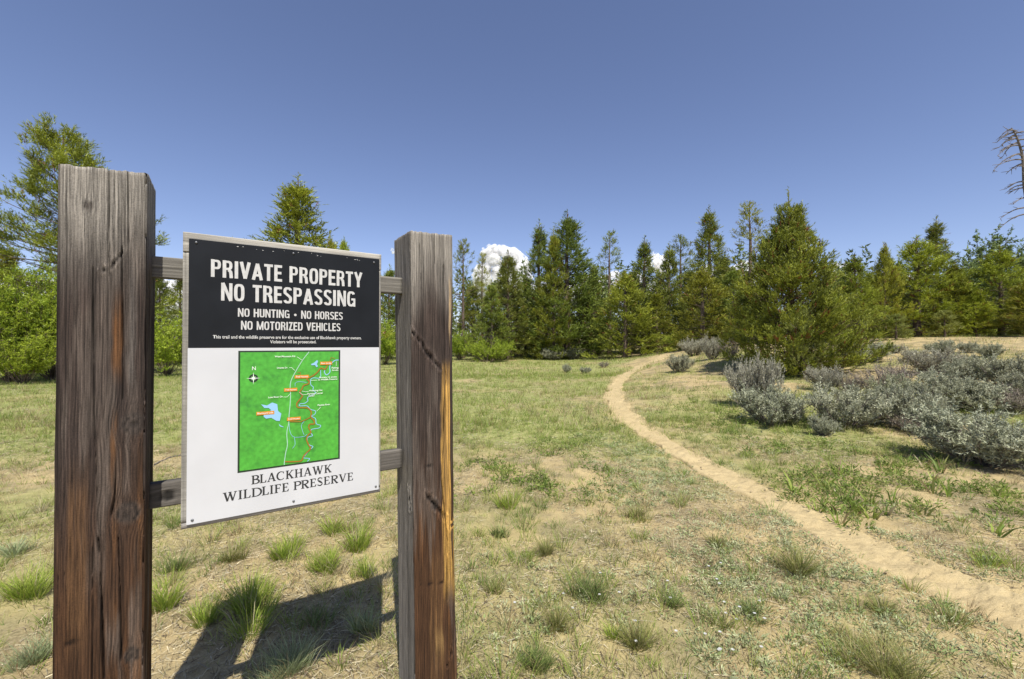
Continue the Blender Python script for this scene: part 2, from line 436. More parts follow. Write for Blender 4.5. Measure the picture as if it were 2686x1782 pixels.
def post_mesh(name, w, ztop, feats, seed, tops, hi=(0, 1, 3)):
    """square timber; faces 0 front, 1 right, 2 back, 3 left. feats: list of (face, kind, ...) in metres on that face"""
    ncols = [max(4, int(w / ((.0019 if f != 1 else .0035) if f in hi else .012))) for f in range(4)]
    zs = np.linspace(-.25, ztop, int((ztop + .25) / .011))
    us = []; faces = []
    for f in range(4):
        us.append(np.arange(ncols[f]) / ncols[f] * w); faces.append(np.full(ncols[f], f))
    U = np.concatenate(us); F = np.concatenate(faces)
    nc = len(U)
    UU, ZZ = np.meshgrid(U, zs)
    FF = np.broadcast_to(F, UU.shape)
    gcoord = UU + FF * .5
    warp = .006 * (fbm(gcoord * 6, ZZ * 1.4, seed, 3) - .5) * 2
    knot = np.zeros_like(UU); kring = np.zeros_like(UU)
    for ft in feats:
        if ft[1] == 'knot':
            fc, _, u0, z0, ru, rz = ft[:6]
            on = (FF == fc)
            du = (UU - u0) / ru; dz = (ZZ - z0) / rz
            r = np.sqrt(du ** 2 + dz ** 2)
            warp += on * (-np.sign(du) * ru * .8 * np.exp(-(dz / 1.6) ** 2) * np.exp(-np.abs(du) / 1.6))
            k = on * (1 - sstep(.75, 1.15, r))
            knot = np.maximum(knot, k)
            kring = np.where(k > 0, r, kring)
    g = gcoord + warp
    n1 = vnoise(g * 150, ZZ * 1.1, seed + 1); n2 = vnoise(g * 330, ZZ * 2.5, seed + 2); n3 = vnoise(g * 55, ZZ * .7, seed + 3)
    reed = .5 + .5 * np.sin(g * 2 * math.pi / .0078 + 3 * fbm(g * 20, ZZ * .8, seed + 4, 2))
    grain = .30 * n1 + .2 * n2 + .25 * n3 + .25 * reed
    kr = np.clip(.5 + .32 * np.sin(kring * 13 + 5 * fbm(UU * 60, ZZ * 60, seed + 5, 3)) + .6 * (fbm(UU * 150, ZZ * 150, seed + 6, 3) - .5), 0, 1)
    grain = grain * (1 - knot) + kr * knot
    disp = (grain - .5) * .0042 + (fbm(gcoord * 9, ZZ * 2, seed + 6, 3) - .5) * .007
    blot = fbm(gcoord * 10, ZZ * 1.7, seed + 8, 4)
    blot2 = fbm(gcoord * 26, ZZ * 2.2, seed + 12, 4)
    hfrac = ZZ / ztop
    # weathering: silver at the top, umber in the middle, rusty brown below
    silver = np.array([.235, .215, .185]); umber = np.array([.046, .033, .027]); brown = np.array([.058, .028, .013]); pale = np.array([.115, .092, .075])
    t1 = sstep(.80, .985, hfrac + (blot - .5) * .10)[..., None]
    t2 = sstep(.66, .30, hfrac + (blot - .5) * .3)[..., None]
    col = umber * (1 - t2) + brown * t2
    col = col * (1 - .55 * sstep(.55, .7, blot2)[..., None]) + pale * .55 * sstep(.55, .7, blot2)[..., None]
    rust = sstep(.58, .72, fbm(gcoord * 32 + 7, ZZ * 1.3, seed + 15, 3))[..., None] * (1 - t1) * t2
    col = col * (1 - .5 * rust) + np.array([.20, .088, .028]) * .5 * rust
    col = col * (1 - t1) + silver * t1
    for ft in feats:
        if ft[1] == 'grey':               # a whole face gone silver grey
            on = (FF == ft[0])[..., None]
            col = np.where(on, np.array([.150, .138, .122]) * (.7 + .6 * blot2[..., None]), col)
    col = col * np.clip(.12 + 1.75 * grain + .5 * (vnoise(g * 620, ZZ * 9, seed + 90) - .5), .15, 2)[..., None]
    kc = np.array([.046, .037, .031])
    col = col * (1 - .75 * knot[..., None]) + kc * (.6 + .8 * kr[..., None]) * .75 * knot[..., None]
    for ft in feats:
        on = FF == ft[0]
        if ft[1] == 'streak':
            _, _, u0, u1, z0, z1, c, amt = ft
            wob = (fbm(ZZ * 9, gcoord * 3, seed + 20, 3) - .5) * .016
            m_ = on * sstep(u0 - .004, u0 + .003, UU + wob) * sstep(u1 + .004, u1 - .003, UU + wob) * sstep(z0, z0 + .14, ZZ + wob * 9) * sstep(z1, z1 - .14, ZZ + wob * 9)
            m_ = (m_ * amt * (.4 + .6 * sstep(.3, .6, vnoise(g * 210, ZZ * 3, seed + 21))))[..., None]
            col = col * (1 - m_) + np.array(c) * (.6 + .8 * grain[..., None]) * m_
        elif ft[1] in ('crack', 'scar'):
            pts = ft[2]; wd = ft[3]; dp = ft[4]
            dmin = np.full(UU.shape, 9.)
            for (ua, za), (ub, zb) in zip(pts[:-1], pts[1:]):
                ex, ez = ub - ua, zb - za
                L2 = ex * ex + ez * ez
                t = np.clip(((UU - ua) * ex + (ZZ - za) * ez) / L2, 0, 1)
                jit = (vnoise(ZZ * 60, np.zeros_like(ZZ), seed + 30) - .5) * .0012
                if ft[1] == 'scar': jit = (fbm(ZZ * 45, UU * 45, seed + 30, 3) - .5) * .022
                dmin = np.minimum(dmin, np.hypot(UU + jit - ua - t * ex, ZZ - za - t * ez))
            wv = wd * (.62 if ft[1] == 'crack' else .8) * (.25 + 1.4 * vnoise(ZZ * (14 if ft[1] == 'crack' else 50), gcoord * 0, seed + 33))
            m_ = on * np.exp(-(dmin / wv) ** 2)
            disp = disp - dp * m_
            col = col * (1 - .85 * m_[..., None])
            if ft[1] == 'scar':
                lip = on * np.exp(-((dmin - 2.2 * wd) / wd) ** 2)
                disp = disp + .3 * dp * lip + on * np.exp(-(dmin / (2.5 * wd)) ** 2) * (vnoise(UU * 300, ZZ * 120, seed + 40) - .5) * .012
                col = col * (1 + .5 * lip[..., None])
    # worn arrises and waney edge
    e = np.minimum(UU, w - UU)
    rnd = .004 * np.exp(-(e / .004))
    disp = disp - rnd
    for ft in feats:
        if ft[1] == 'wane':
            _, _, zlo, zhi, amt = ft
            on0 = (FF == 0); on1 = (FF == 1)
            wv = amt * sstep(zlo, zlo + .2, ZZ) * sstep(zhi, zhi - .2, ZZ) * (.5 + 1.0 * fbm(ZZ * 2.2, ZZ * 0, seed + 50, 3))
            du = np.where(on0, w - UU, np.where(on1, UU, 9.))
            disp = disp - np.maximum(0, wv - du) * .75
    half = w / 2
    px = np.select([FF == 0, FF == 1, FF == 2, FF == 3], [-half + UU, half - 0 * UU, half - UU, -half + 0 * UU])
    py = np.select([FF == 0, FF == 1, FF == 2, FF == 3], [-half + 0 * UU, -half + UU, half - 0 * UU, half - UU])
    nxv = np.select([FF == 0, FF == 1, FF == 2, FF == 3], [0. * UU, 1. + 0 * UU, 0. * UU, -1. + 0 * UU])
    nyv = np.select([FF == 0, FF == 1, FF == 2, FF == 3], [-1. + 0 * UU, 0. * UU, 1. + 0 * UU, 0. * UU])
    X = px + nxv * disp; Y = py + nyv * disp
    # arris columns move along both faces
    corner = UU < 1e-6
    prev = np.roll(disp, 1, axis=1)
    X = np.where(corner & (FF == 1), X - .003, X); Y = np.where(corner & (FF == 2), Y - .003, Y)
    topz = tops[0] + (tops[1] - tops[0]) * (px / w + .5) + tops[2] * (py / w + .5)
    Z = ZZ + topz * sstep(.93, 1.0, hfrac) + np.where(hfrac > .995, (vnoise(gcoord * 160, gcoord * 0, seed + 60) - .6) * .004, 0)
    nr = len(zs)
    verts = np.stack([X, Y, Z], -1).reshape(-1, 3)
    ii = np.arange(nr * nc).reshape(nr, nc)
    nxt = np.roll(ii, -1, axis=1)
    q = np.stack([ii[:-1], nxt[:-1], nxt[1:], ii[1:]], -1).reshape(-1, 4)
    # end grain: rings of the top shrunk towards the middle
    rings = [ii[-1]]
    cols = [col.reshape(-1, 3)]
    vs = [verts]
    cnt = len(verts)
    top = verts[ii[-1]]
    cen = top.mean(0)
    for k, s in enumerate((.97, .8, .55, .28, .02)):
        rv = cen + (top - cen) * np.array([s, s, .35 if s < .9 else .8])
        rv[:, 2] = cen[2] + (top[:, 2] - cen[2]) * s + .004 * (vnoise(rv[:, 0] * 150, rv[:, 1] * 150, seed + 70) - .3)
        vs.append(rv); cols.append(np.repeat(np.array([[.36, .34, .30]]), nc, 0) * (.6 + .7 * vnoise(rv[:, 0] * 120, rv[:, 1] * 120, seed + 71))[:, None])
        ri = np.arange(cnt, cnt + nc); cnt += nc
        a = rings[-1]
        q = np.vstack([q, np.stack([a, np.roll(a, -1), np.roll(ri, -1), ri], -1)])
        rings.append(ri)
    return mesh_np(name, np.vstack(vs), quads=q, col=np.clip(np.vstack(cols), .004, .9), smooth=True)

PW = 0.196
def on_post(px, py, t0):
    """photograph pixel -> (u, z) on the front plane of a post whose left edge is at t0"""
    d = ray(px, py)
    o = np.array([BX, BY, 0.])
    k = (BN @ o) / (BN @ d)
    P = d * k
    return float((P - o) @ BS - t0), float(EYE + P[2])
LT0, RT0 = -0.298, 0.7345
lp = lambda a, b: on_post(a, b, LT0)
rp = lambda a, b: on_post(a, b, RT0)
lf = [(0, 'knot', *lp(351, 1111), .034, .036), (0, 'knot', *lp(337, 1344), .034, .034), (0, 'knot', *lp(346, 1718), .021, .026), (0, 'knot', *lp(232, 540), .012, .016),
      (0, 'streak', lp(296, 900)[0], lp(321, 900)[0], lp(300, 1030)[1], lp(300, 735)[1], (.17, .07, .018), .65),
      (0, 'streak', lp(287, 1300)[0], lp(300, 1300)[0], lp(300, 1290)[1], lp(300, 1080)[1], (.17, .072, .02), .7),
      (0, 'streak', lp(180, 1300)[0], lp(235, 1300)[0], lp(200, 1760)[1], lp(200, 1200)[1], (.13, .068, .03), .6),
      (0, 'streak', lp(335, 900)[0], lp(356, 900)[0], lp(340, 1080)[1], lp(340, 640)[1], (.11, .10, .09), .5),
      (0, 'streak', lp(290, 1650)[0], lp(305, 1650)[0], lp(300, 1700)[1], lp(300, 1500)[1], (.20, .085, .025), .6),
      (0, 'streak', lp(330, 1718)[0], lp(352, 1718)[0], lp(340, 1742)[1], lp(340, 1692)[1], (.42, .33, .2), .7),
      (0, 'crack', [lp(319, 650), lp(322, 850), lp(321, 1047)], .0022, .012),
      (0, 'crack', [lp(243, 700), lp(246, 1080), lp(254, 1295)], .0018, .008),
      (0, 'crack', [lp(304, 1196), lp(301, 1304), lp(292, 1349)], .0024, .012),
      (0, 'crack', [lp(310, 1416), lp(317, 1617), lp(317, 1733)], .0024, .013),
      (0, 'crack', [lp(258, 1415), lp(262, 1450)], .003, .012),
      (0, 'crack', [lp(263, 1505), lp(268, 1617), lp(272, 1790)], .0032, .014),
      (0, 'crack', [lp(243, 1438), lp(241, 1790)], .0018, .007),
      (0, 'crack', [lp(333, 420), lp(338, 640)], .0016, .006), (0, 'crack', [lp(286, 440), lp(287, 720)], .0016, .006),
      (0, 'scar', [lp(262, 712), lp(288, 700), lp(326, 656)], .003, .006)]
for k, (a, b, c, d_) in enumerate([(170, 1385, 240, 1375), (150, 1520, 175, 1500), (150, 1355, 180, 1352), (170, 1690, 270, 1668)]):
    lf.append((0, 'crack', [lp(a, b), lp(c, d_)], .0025, .0025))
for k in range(7):
    lf.append((1, 'crack', [(.02 + .026 * k, .1), (.022 + .026 * k, 1.95)], .002, .006))
rf = [(3, 'grey'),
      (0, 'streak', .132, .206, rp(1180, 1600)[1], rp(1180, 960)[1], (.50, .29, .075), .95),
      (0, 'streak', .176, .196, rp(1180, 960)[1], rp(1180, 690)[1], (.44, .31, .16), .7),
      (0, 'streak', rp(1115, 1370)[0], rp(1125, 1370)[0], rp(1120, 1385)[1], rp(1120, 1350)[1], (.5, .26, .05), .9),
      (0, 'streak', rp(1128, 1690)[0], rp(1148, 1690)[0], rp(1138, 1770)[1], rp(1138, 1600)[1], (.42, .27, .1), .7),
      (0, 'streak', .07, .13, 0.0, rp(1138, 1420)[1], (.15, .08, .032), .55),
      (0, 'knot', *rp(1130, 1325), .022, .03), (0, 'knot', *rp(1082, 872), .010, .014),
      (0, 'scar', [rp(1077, 868), rp(1105, 905), rp(1130, 945), rp(1150, 968)], .0055, .011),
      (0, 'scar', [rp(1110, 1299), rp(1130, 1325), rp(1156, 1362)], .007, .009),
      (0, 'scar', [rp(1172, 1385), rp(1195, 1372)], .006, .012),
      (0, 'crack', [rp(1163, 695), rp(1162, 962), rp(1166, 990), rp(1158, 1080), rp(1158, 1150)], .003, .012),
      (0, 'crack', [rp(1158, 1150), rp(1150, 1260), rp(1163, 1420), rp(1160, 1580)], .003, .009),
      (0, 'scar', [rp(1172, 1702), rp(1166, 1730), rp(1160, 1755)], .004, .008),
      (0, 'crack', [rp(1090, 1538), rp(1150, 1532)], .004, .003), (0, 'crack', [rp(1092, 1224), rp(1150, 1222)], .004, .003),
      (0, 'crack', [rp(1100, 640), rp(1104, 760)], .0015, .005), (0, 'crack', [rp(1140, 615), rp(1139, 690)], .002, .007),
      (0, 'wane', .2, 1.75, .022),
      (3, 'crack', [(.12, .3), (.13, 1.6)], .002, .006), (3, 'crack', [(.06, 1.35), (.062, 1.75)], .002, .006),
      (3, 'scar', [(.155, .95), (.165, .86)], .006, .008)]
lpost = obj('post', post_mesh('post_wide', PW, EYE + .508, lf, 100, (0, .016, .0)), M_POST, SIGN, (LT0 + PW / 2, PW / 2, 0))
rpost = obj('post', post_mesh('post_waney', PW, EYE + .472, rf, 300, (0, .006, -.004)), M_POST, SIGN, (RT0 + PW / 2 + .030, PW / 2, 0))
rpost.rotation_euler = (0, R(-.85), 0)
lpost['label'] = 'left post with grey top, orange streak and round knots'
rpost['label'] = 'right post with golden waney edge and torn knot'

def board(name, x0, x1, y0, y1, z0, z1, base, seed, parent, along_x=True, knots=(), tint=1.0):
    """one weathered board with grain along its length"""
    L = (x1 - x0) if along_x else (z1 - z0)
    Wd = (z1 - z0) if along_x else (x1 - x0)
    nl = max(4, int(L / .012)); nw = max(3, int(Wd / .0034))
    a = np.linspace(0, 1, nl); b = np.linspace(0, 1, nw)
    A, B = np.meshgrid(a, b)
    la, wb = A * L, B * Wd
    wv = np.zeros_like(la)
    for (ka, kb, kr) in knots:
        da = (la - ka) / kr; db = (wb - kb) / kr
        wv += -np.sign(db) * kr * .7 * np.exp(-(da / 1.7) ** 2) * np.exp(-np.abs(db) / 1.5)
    g = wb + wv + .004 * (fbm(la * 5, wb * 12, seed, 3) - .5)
    gr = .45 * vnoise(g * 240, la * 2.2, seed + 1) + .35 * vnoise(g * 480, la * 4, seed + 2) + .2 * vnoise(g * 90, la, seed + 3)
    dsp = (gr - .5) * .0022
    c = np.array(base) * tint * (.45 + 1.1 * gr[..., None]) * (.8 + .4 * fbm(la * 6, wb * 14, seed + 5, 3)[..., None])
    for (ka, kb, kr) in knots:
        r = np.hypot(la - ka, wb - kb) / kr
        m_ = (1 - sstep(.6, 1.0, r))[..., None]
        c = c * (1 - .8 * m_)
        dsp = dsp - .004 * m_[..., 0]
    V = []; 
    edge = (A < 1e-9) | (A > 1 - 1e-9) | (B < 1e-9) | (B > 1 - 1e-9)
    for side in (0, 1):
        X = x0 + (A if along_x else B) * (x1 - x0)
        Z = z0 + (B if along_x else A) * (z1 - z0)
        Y = np.full_like(X, y0) - dsp if side == 0 else np.full_like(X, y1)
        Y = np.where(edge & (side == 0), Y + .0012, Y)
        V.append(np.stack([X, Y, Z], -1).reshape(-1, 3))
    n = nl * nw
    ii = np.arange(n).reshape(nw, nl)
    f0 = np.stack([ii[:-1, :-1], ii[:-1, 1:], ii[1:, 1:], ii[1:, :-1]], -1).reshape(-1, 4)
    if not along_x: f0 = f0[:, ::-1]
    per = np.concatenate([ii[0, :-1], ii[:-1, -1], ii[-1, :0:-1], ii[:0:-1, 0]])
    nxp = np.roll(per, -1)
    f2 = np.stack([per, per + n, nxp + n, nxp], -1)
    if not along_x: f2 = f2[:, ::-1]
    cc = np.vstack([c.reshape(-1, 3), c.reshape(-1, 3)])
    return obj(name, mesh_np(name, np.vstack(V), quads=np.vstack([f0, f0[:, ::-1] + n, f2]), col=np.clip(cc, .005, .9)), M_BOARD, parent)

SH = .914; SWD = .61
ZT, ZB = BZT, BZT - SH
grey1, grey2 = (.30, .285, .25), (.235, .21, .185)
# two crossbars, housed in the posts
def zat(px, py, dy):
    d = ray(px, py); o = np.array([BX, BY, 0.]) + BN * dy
    return float(EYE + (d * ((BN @ o) / (BN @ d)))[2])
cb0, cb1 = .096, .134
for nm_, (pl, pr) in (('upper', ((440, 675, 729), (1017, 726, 769))), ('lower', ((440, 1272, 1331), (1017, 1180, 1232)))):
    zt_ = (zat(pl[0], pl[1], cb0) + zat(pr[0], pr[1], cb0)) / 2
    zb_ = (zat(pl[0], pl[2], cb0) + zat(pr[0], pr[2], cb0)) / 2
    kn = ((.052, .034, .022),) if nm_ == 'lower' else ((.68, .06, .012),)
    b_ = board('crossbar', LT0 + PW - .004, RT0 + .004, cb0, cb1, zb_, zt_, (.19, .178, .155) if nm_ == 'upper' else (.115, .105, .093), 500 + len(nm_) * 7 + ord(nm_[0]), SIGN, True, kn)  # weathered grey, darkened further to stand in for the left post's shadow
# backing of upright boards closed by a top and a bottom board
back = empty('backing', (0, 0, 0)); back.parent = SIGN
bl, br_ = -.0155, SWD + .009
tops_h = .058
edges = [bl, .125, .285, .45, br_]
board('top_board', bl, br_, .006, .030, ZT - .042, ZT + .0205, grey1, 610, back, True, tint=1.15)
for i in range(4):
    board('backing_board', edges[i] + (.0006 if i else 0), edges[i + 1] - .0006, .008, .029, ZB + .006, ZT - .0445, grey1 if i != 1 else grey2, 620 + 11 * i, back, False, tint=.92 + .05 * (i % 3))
board('bottom_board', bl + .001, br_ - .001, .0065, .030, ZB - .013, ZB + .0045, (.24, .225, .205), 690, back, True)

board('batten', bl + .001, bl + .040, .0305, .0955, ZB + .02, ZT - .05, grey2, 702, back, False)
board('batten', br_ - .040, br_ - .001, .0305, .0955, ZB + .02, ZT - .05, grey2, 713, back, False)

def sheet(name, x0, x1, z0, z1, y, th, mat, parent, rad=.002):
    v = []; f = []
    pts = []
    for cx, cz, a0 in ((x1 - rad, z1 - rad, 0), (x0 + rad, z1 - rad, 90), (x0 + rad, z0 + rad, 180), (x1 - rad, z0 + rad, 270)):
        for k in range(4):
            a = R(a0 + 30 * k); pts.append((cx + rad * math.cos(a), cz + rad * math.sin(a)))
    n = len(pts)
    v = [(a, y, b) for a, b in pts] + [(a, y + th, b) for a, b in pts]
    me = bpy.data.meshes.new(name)
    me.from_pydata(v, [], [list(range(n))[::-1], list(range(n, 2 * n))] + [(i, (i + 1) % n, n + (i + 1) % n, n + i) for i in range(n)])
    return obj(name, me, mat, parent)

M_BLACK = plain('black_vinyl', (.008, .0095, .012), .5, noise=.25, nscale=9, bump=.05, bscale=500)
M_BLACK.node_tree.nodes['Principled BSDF'].inputs['Specular IOR Level'].default_value = .22
M_WHITE = plain('white_vinyl', (.55, .56, .575), .38, noise=.07, nscale=3.5, bump=.03, bscale=300)
M_LETTER = plain('white_lettering', (.52, .52, .50), .5, noise=.12, nscale=60)
M_INK = plain('black_lettering', (.022, .024, .026), .45)
M_SCREW = plain('screw_steel', (.16, .165, .17), .45, .8, noise=.3, nscale=200)
black = sheet('black_panel', 0, SWD, ZT - .3506, ZT, .0020, .0036, M_BLACK, SIGN)
white = sheet('white_panel', -.001, SWD, ZB, ZT - .3512, .0020, .0036, M_WHITE, SIGN)
SURF = .0020

# --- flat glyph work: ribbons and polygons, each piece a hair in front of the last
class Flat:
    def __init__(s): s.v = []; s.f = []; s.k = 0
    def lift(s):
        s.k += 1
        return SURF - .00025 - .0000025 * (s.k % 60)
    def poly(s, pts):
        y = s.lift(); b = len(s.v)
        s.v += [(x, y, z) for x, z in pts]; s.f.append(list(range(b, b + len(pts))))
    def ribbon(s, pts, w, closed=False):
        P = np.array(pts, float); n = len(P)
        W_ = np.full(n, w, float) if np.isscalar(w) else np.array(w, float)
        if closed:
            t = np.roll(P, -1, 0) - np.roll(P, 1, 0)
        else:
            t = np.gradient(P, axis=0)
        seg = unit((np.roll(P, -1, 0) - P)); pre = np.roll(seg, 1, 0)
        t = unit(t)
        nn = np.stack([-t[:, 1], t[:, 0]], -1)
        sc = np.ones(n)
        for i in range(n):
            if closed or 0 < i < n - 1:
                c = abs(np.dot(nn[i], [-seg[i, 1], seg[i, 0]]))
                t2 = unit(seg[i] + pre[i]); nn[i] = (-t2[1], t2[0]); c = max(.45, abs(np.dot(nn[i], [-seg[i, 1], seg[i, 0]]))); sc[i] = 1 / c
            elif i == 0: nn[i] = (-seg[0, 1], seg[0, 0])
            else: nn[i] = (-pre[i, 1], pre[i, 0])
        a = P + nn * (W_ * sc / 2)[:, None]; b_ = P - nn * (W_ * sc / 2)[:, None]
        y = s.lift(); o = len(s.v)
        for i in range(n):
            s.v.append((a[i, 0], y, a[i, 1])); s.v.append((b_[i, 0], y, b_[i, 1]))
        m_ = n if closed else n - 1
        for i in range(m_):
            j = (i + 1) % n
            s.f.append([o + 2 * i, o + 2 * i + 1, o + 2 * j + 1, o + 2 * j])
    def build(s, name, mat, parent, label=None):
        v = np.array(s.v, np.float32)
        me = bpy.data.meshes.new(name)
        me.from_pydata([tuple(map(float, p)) for p in v], [], s.f)
        # turn every face towards the reader
        me.update()
        bad = [p.index for p in me.polygons if p.normal.y > 0]
        if bad:
            import bmesh
            bm = bmesh.new(); bm.from_mesh(me); bm.faces.ensure_lookup_table()
            bmesh.ops.reverse_faces(bm, faces=[bm.faces[i] for i in bad]); bm.to_mesh(me); bm.free()
        o = obj(name, me, mat, parent)
        if label: o['label'] = label
        return o

def arc(cx, cy, rx, ry, a0, a1, n=8, p=1.0):
    out = []
    for k in range(n + 1):
        a = R(a0 + (a1 - a0) * k / n)
        c, s = math.cos(a), math.sin(a)
        out.append((cx + rx * math.copysign(abs(c) ** p, c), cy + ry * math.copysign(abs(s) ** p, s)))
    return out

def sans(ch, S=.19):
    """bold condensed capital on a unit-high body: (width, [(points, stroke, closed)])"""
    h = S / 2; T = .155                      # stem and bar thickness
    tb = T / 2
    P = .62
    def O(w): return [(arc(w / 2, .5, w / 2 - h, .5 - tb, 0, 360, 32, P)[:-1], S * .95, True)]
    if ch == 'I': return S + .02, [([(h + .01, 0), (h + .01, 1)], S, False)]
    if ch == 'L': return .40, [([(h, 0), (h, 1)], S, False), ([(0, tb), (.40, tb)], T, False)]
    if ch == 'E': return .44, [([(h, 0), (h, 1)], S, False), ([(0, tb), (.44, tb)], T, False), ([(0, 1 - tb), (.435, 1 - tb)], T, False), ([(0, .52), (.40, .52)], T, False)]
    if ch == 'H': return .54, [([(h, 0), (h, 1)], S, False), ([(.54 - h, 0), (.54 - h, 1)], S, False), ([(h, .52), (.54 - h, .52)], T, False)]
    if ch == 'T': return .48, [([(.24, 0), (.24, 1)], S, False), ([(0, 1 - tb), (.48, 1 - tb)], T, False)]
    if ch == 'U': return .52, [([(h, 1), (h, .3)] + arc(.26, .28, .26 - h, .28 - tb, 180, 360, 12, P)[1:-1] + [(.52 - h, .3), (.52 - h, 1)], S, False)]
    if ch == 'O': return .54, O(.54)
    if ch == 'N': return .56, [([(h * .92, 0), (h * .92, 1)], S * .92, False), ([(.56 - h * .92, 0), (.56 - h * .92, 1)], S * .92, False), ([(h * .95, 1), (.56 - h * .95, 0)], S * .95, False)]
    if ch == 'M': return .70, [([(h * .9, 0), (h * .9, 1)], S * .9, False), ([(.70 - h * .9, 0), (.70 - h * .9, 1)], S * .9, False), ([(h, 1), (.35, .04)], S * .8, False), ([(.70 - h, 1), (.35, .04)], S * .8, False)]
    if ch == 'V': return .56, [([(h * .85, 1), (.28, .03)], S, False), ([(.56 - h * .85, 1), (.28, .03)], S, False)]
    if ch == 'A': return .58, [([(h * .85, 0), (.29, .97)], S, False), ([(.58 - h * .85, 0), (.29, .97)], S, False), ([(.14, .28), (.44, .28)], T * .9, False)]
    if ch == 'Y': return .56, [([(.28, 0), (.28, .48)], S, False), ([(h * .9, 1), (.28, .40)], S, False), ([(.56 - h * .9, 1), (.28, .40)], S, False)]
    if ch == 'Z': return .46, [([(0.01, tb), (.46, tb)], T, False), ([(.02, 1 - tb), (.45, 1 - tb)], T, False), ([(.11, .07), (.35, .93)], S, False)]
    if ch in 'PR':
        b = [([(h, 0), (h, 1)], S, False), ([(h, 1 - tb), (.28, 1 - tb)] + arc(.28, .72, .50 - h - .28, .28 - tb, 90, -90, 10, .8)[1:] + [(h, .44 + tb)], S * .86, False)]
        if ch == 'P': return .50, b
        return .52, b + [([(.30, .46), (.40, .36), (.42, .2), (.435, 0)], S * .95, False)]
    if ch == 'D': return .53, [([(h, 0), (h, 1)], S, False), ([(h, 1 - tb), (.26, 1 - tb)] + arc(.26, .5, .53 - h - .26, .5 - tb, 90, -90, 14, .7)[1:] + [(h, tb)], S * .9, False)]
    if ch == 'C': return .52, [(arc(.26, .5, .26 - h, .5 - tb, 35, 325, 24, P), S * .95, False)]
    if ch == 'G': return .54, [(arc(.27, .5, .27 - h, .5 - tb, 35, 330, 24, P), S * .95, False), ([(.28, .47), (.54, .47)], T * .85, False), ([(.48, .47), (.48, 0)], T * .8, False)]
    if ch == 'S':
        p1 = arc(.25, .73, .25 - h, .27 - tb, 15, 200, 12, .72)
        p2 = arc(.25, .27, .25 - h, .27 - tb, 20, -165, 12, .72)
        return .50, [(p1 + [(.17, .58), (.33, .44)] + p2, S * .92, False)]
    if ch == '.': return .2, [([(.1, .0), (.1, .2)], .2, False)]
    if ch == '*': return .42, [(arc(.21, .42, .055, .05, 0, 360, 12)[:-1], .1, True)]
    return .27, []

def text_sans(fl, s, x0, x1, zbase, cap, track=.075, S=.19):
    w = 0; items = []
    for ch in s:
        a, g = sans(ch, S)
        items.append((w, g)); w += a + track
    w -= track
    k = (x1 - x0) / w
    for off, gl in items:
        for pts, sw, cl in gl:
            P = [(x0 + (off + px) * k, zbase + pz * cap) for px, pz in pts]
            n = len(P)
            # stroke width is horizontal-scale for stems, vertical-scale for bars
            if n == 2:
                dx, dz = abs(P[1][0] - P[0][0]), abs(P[1][1] - P[0][1])
                if dz > dx * 6: ww = sw * k
                elif dx > dz * 6: ww = sw * cap
                else: ww = sw * k * dz / math.hypot(dx, dz)
                fl.ribbon(P, ww, cl)
                if not (dz > dx * 6 or dx > dz * 6): pass
            else:
                Q = np.array(P)
                t = np.gradient(Q, axis=0) if not cl else np.roll(Q, -1, 0) - np.roll(Q, 1, 0)
                t = unit(t)
                wid = sw * k * np.abs(t[:, 1]) ** 1.0 + sw * .82 * cap * (1 - np.abs(t[:, 1])) 
                fl.ribbon(P, wid, cl)

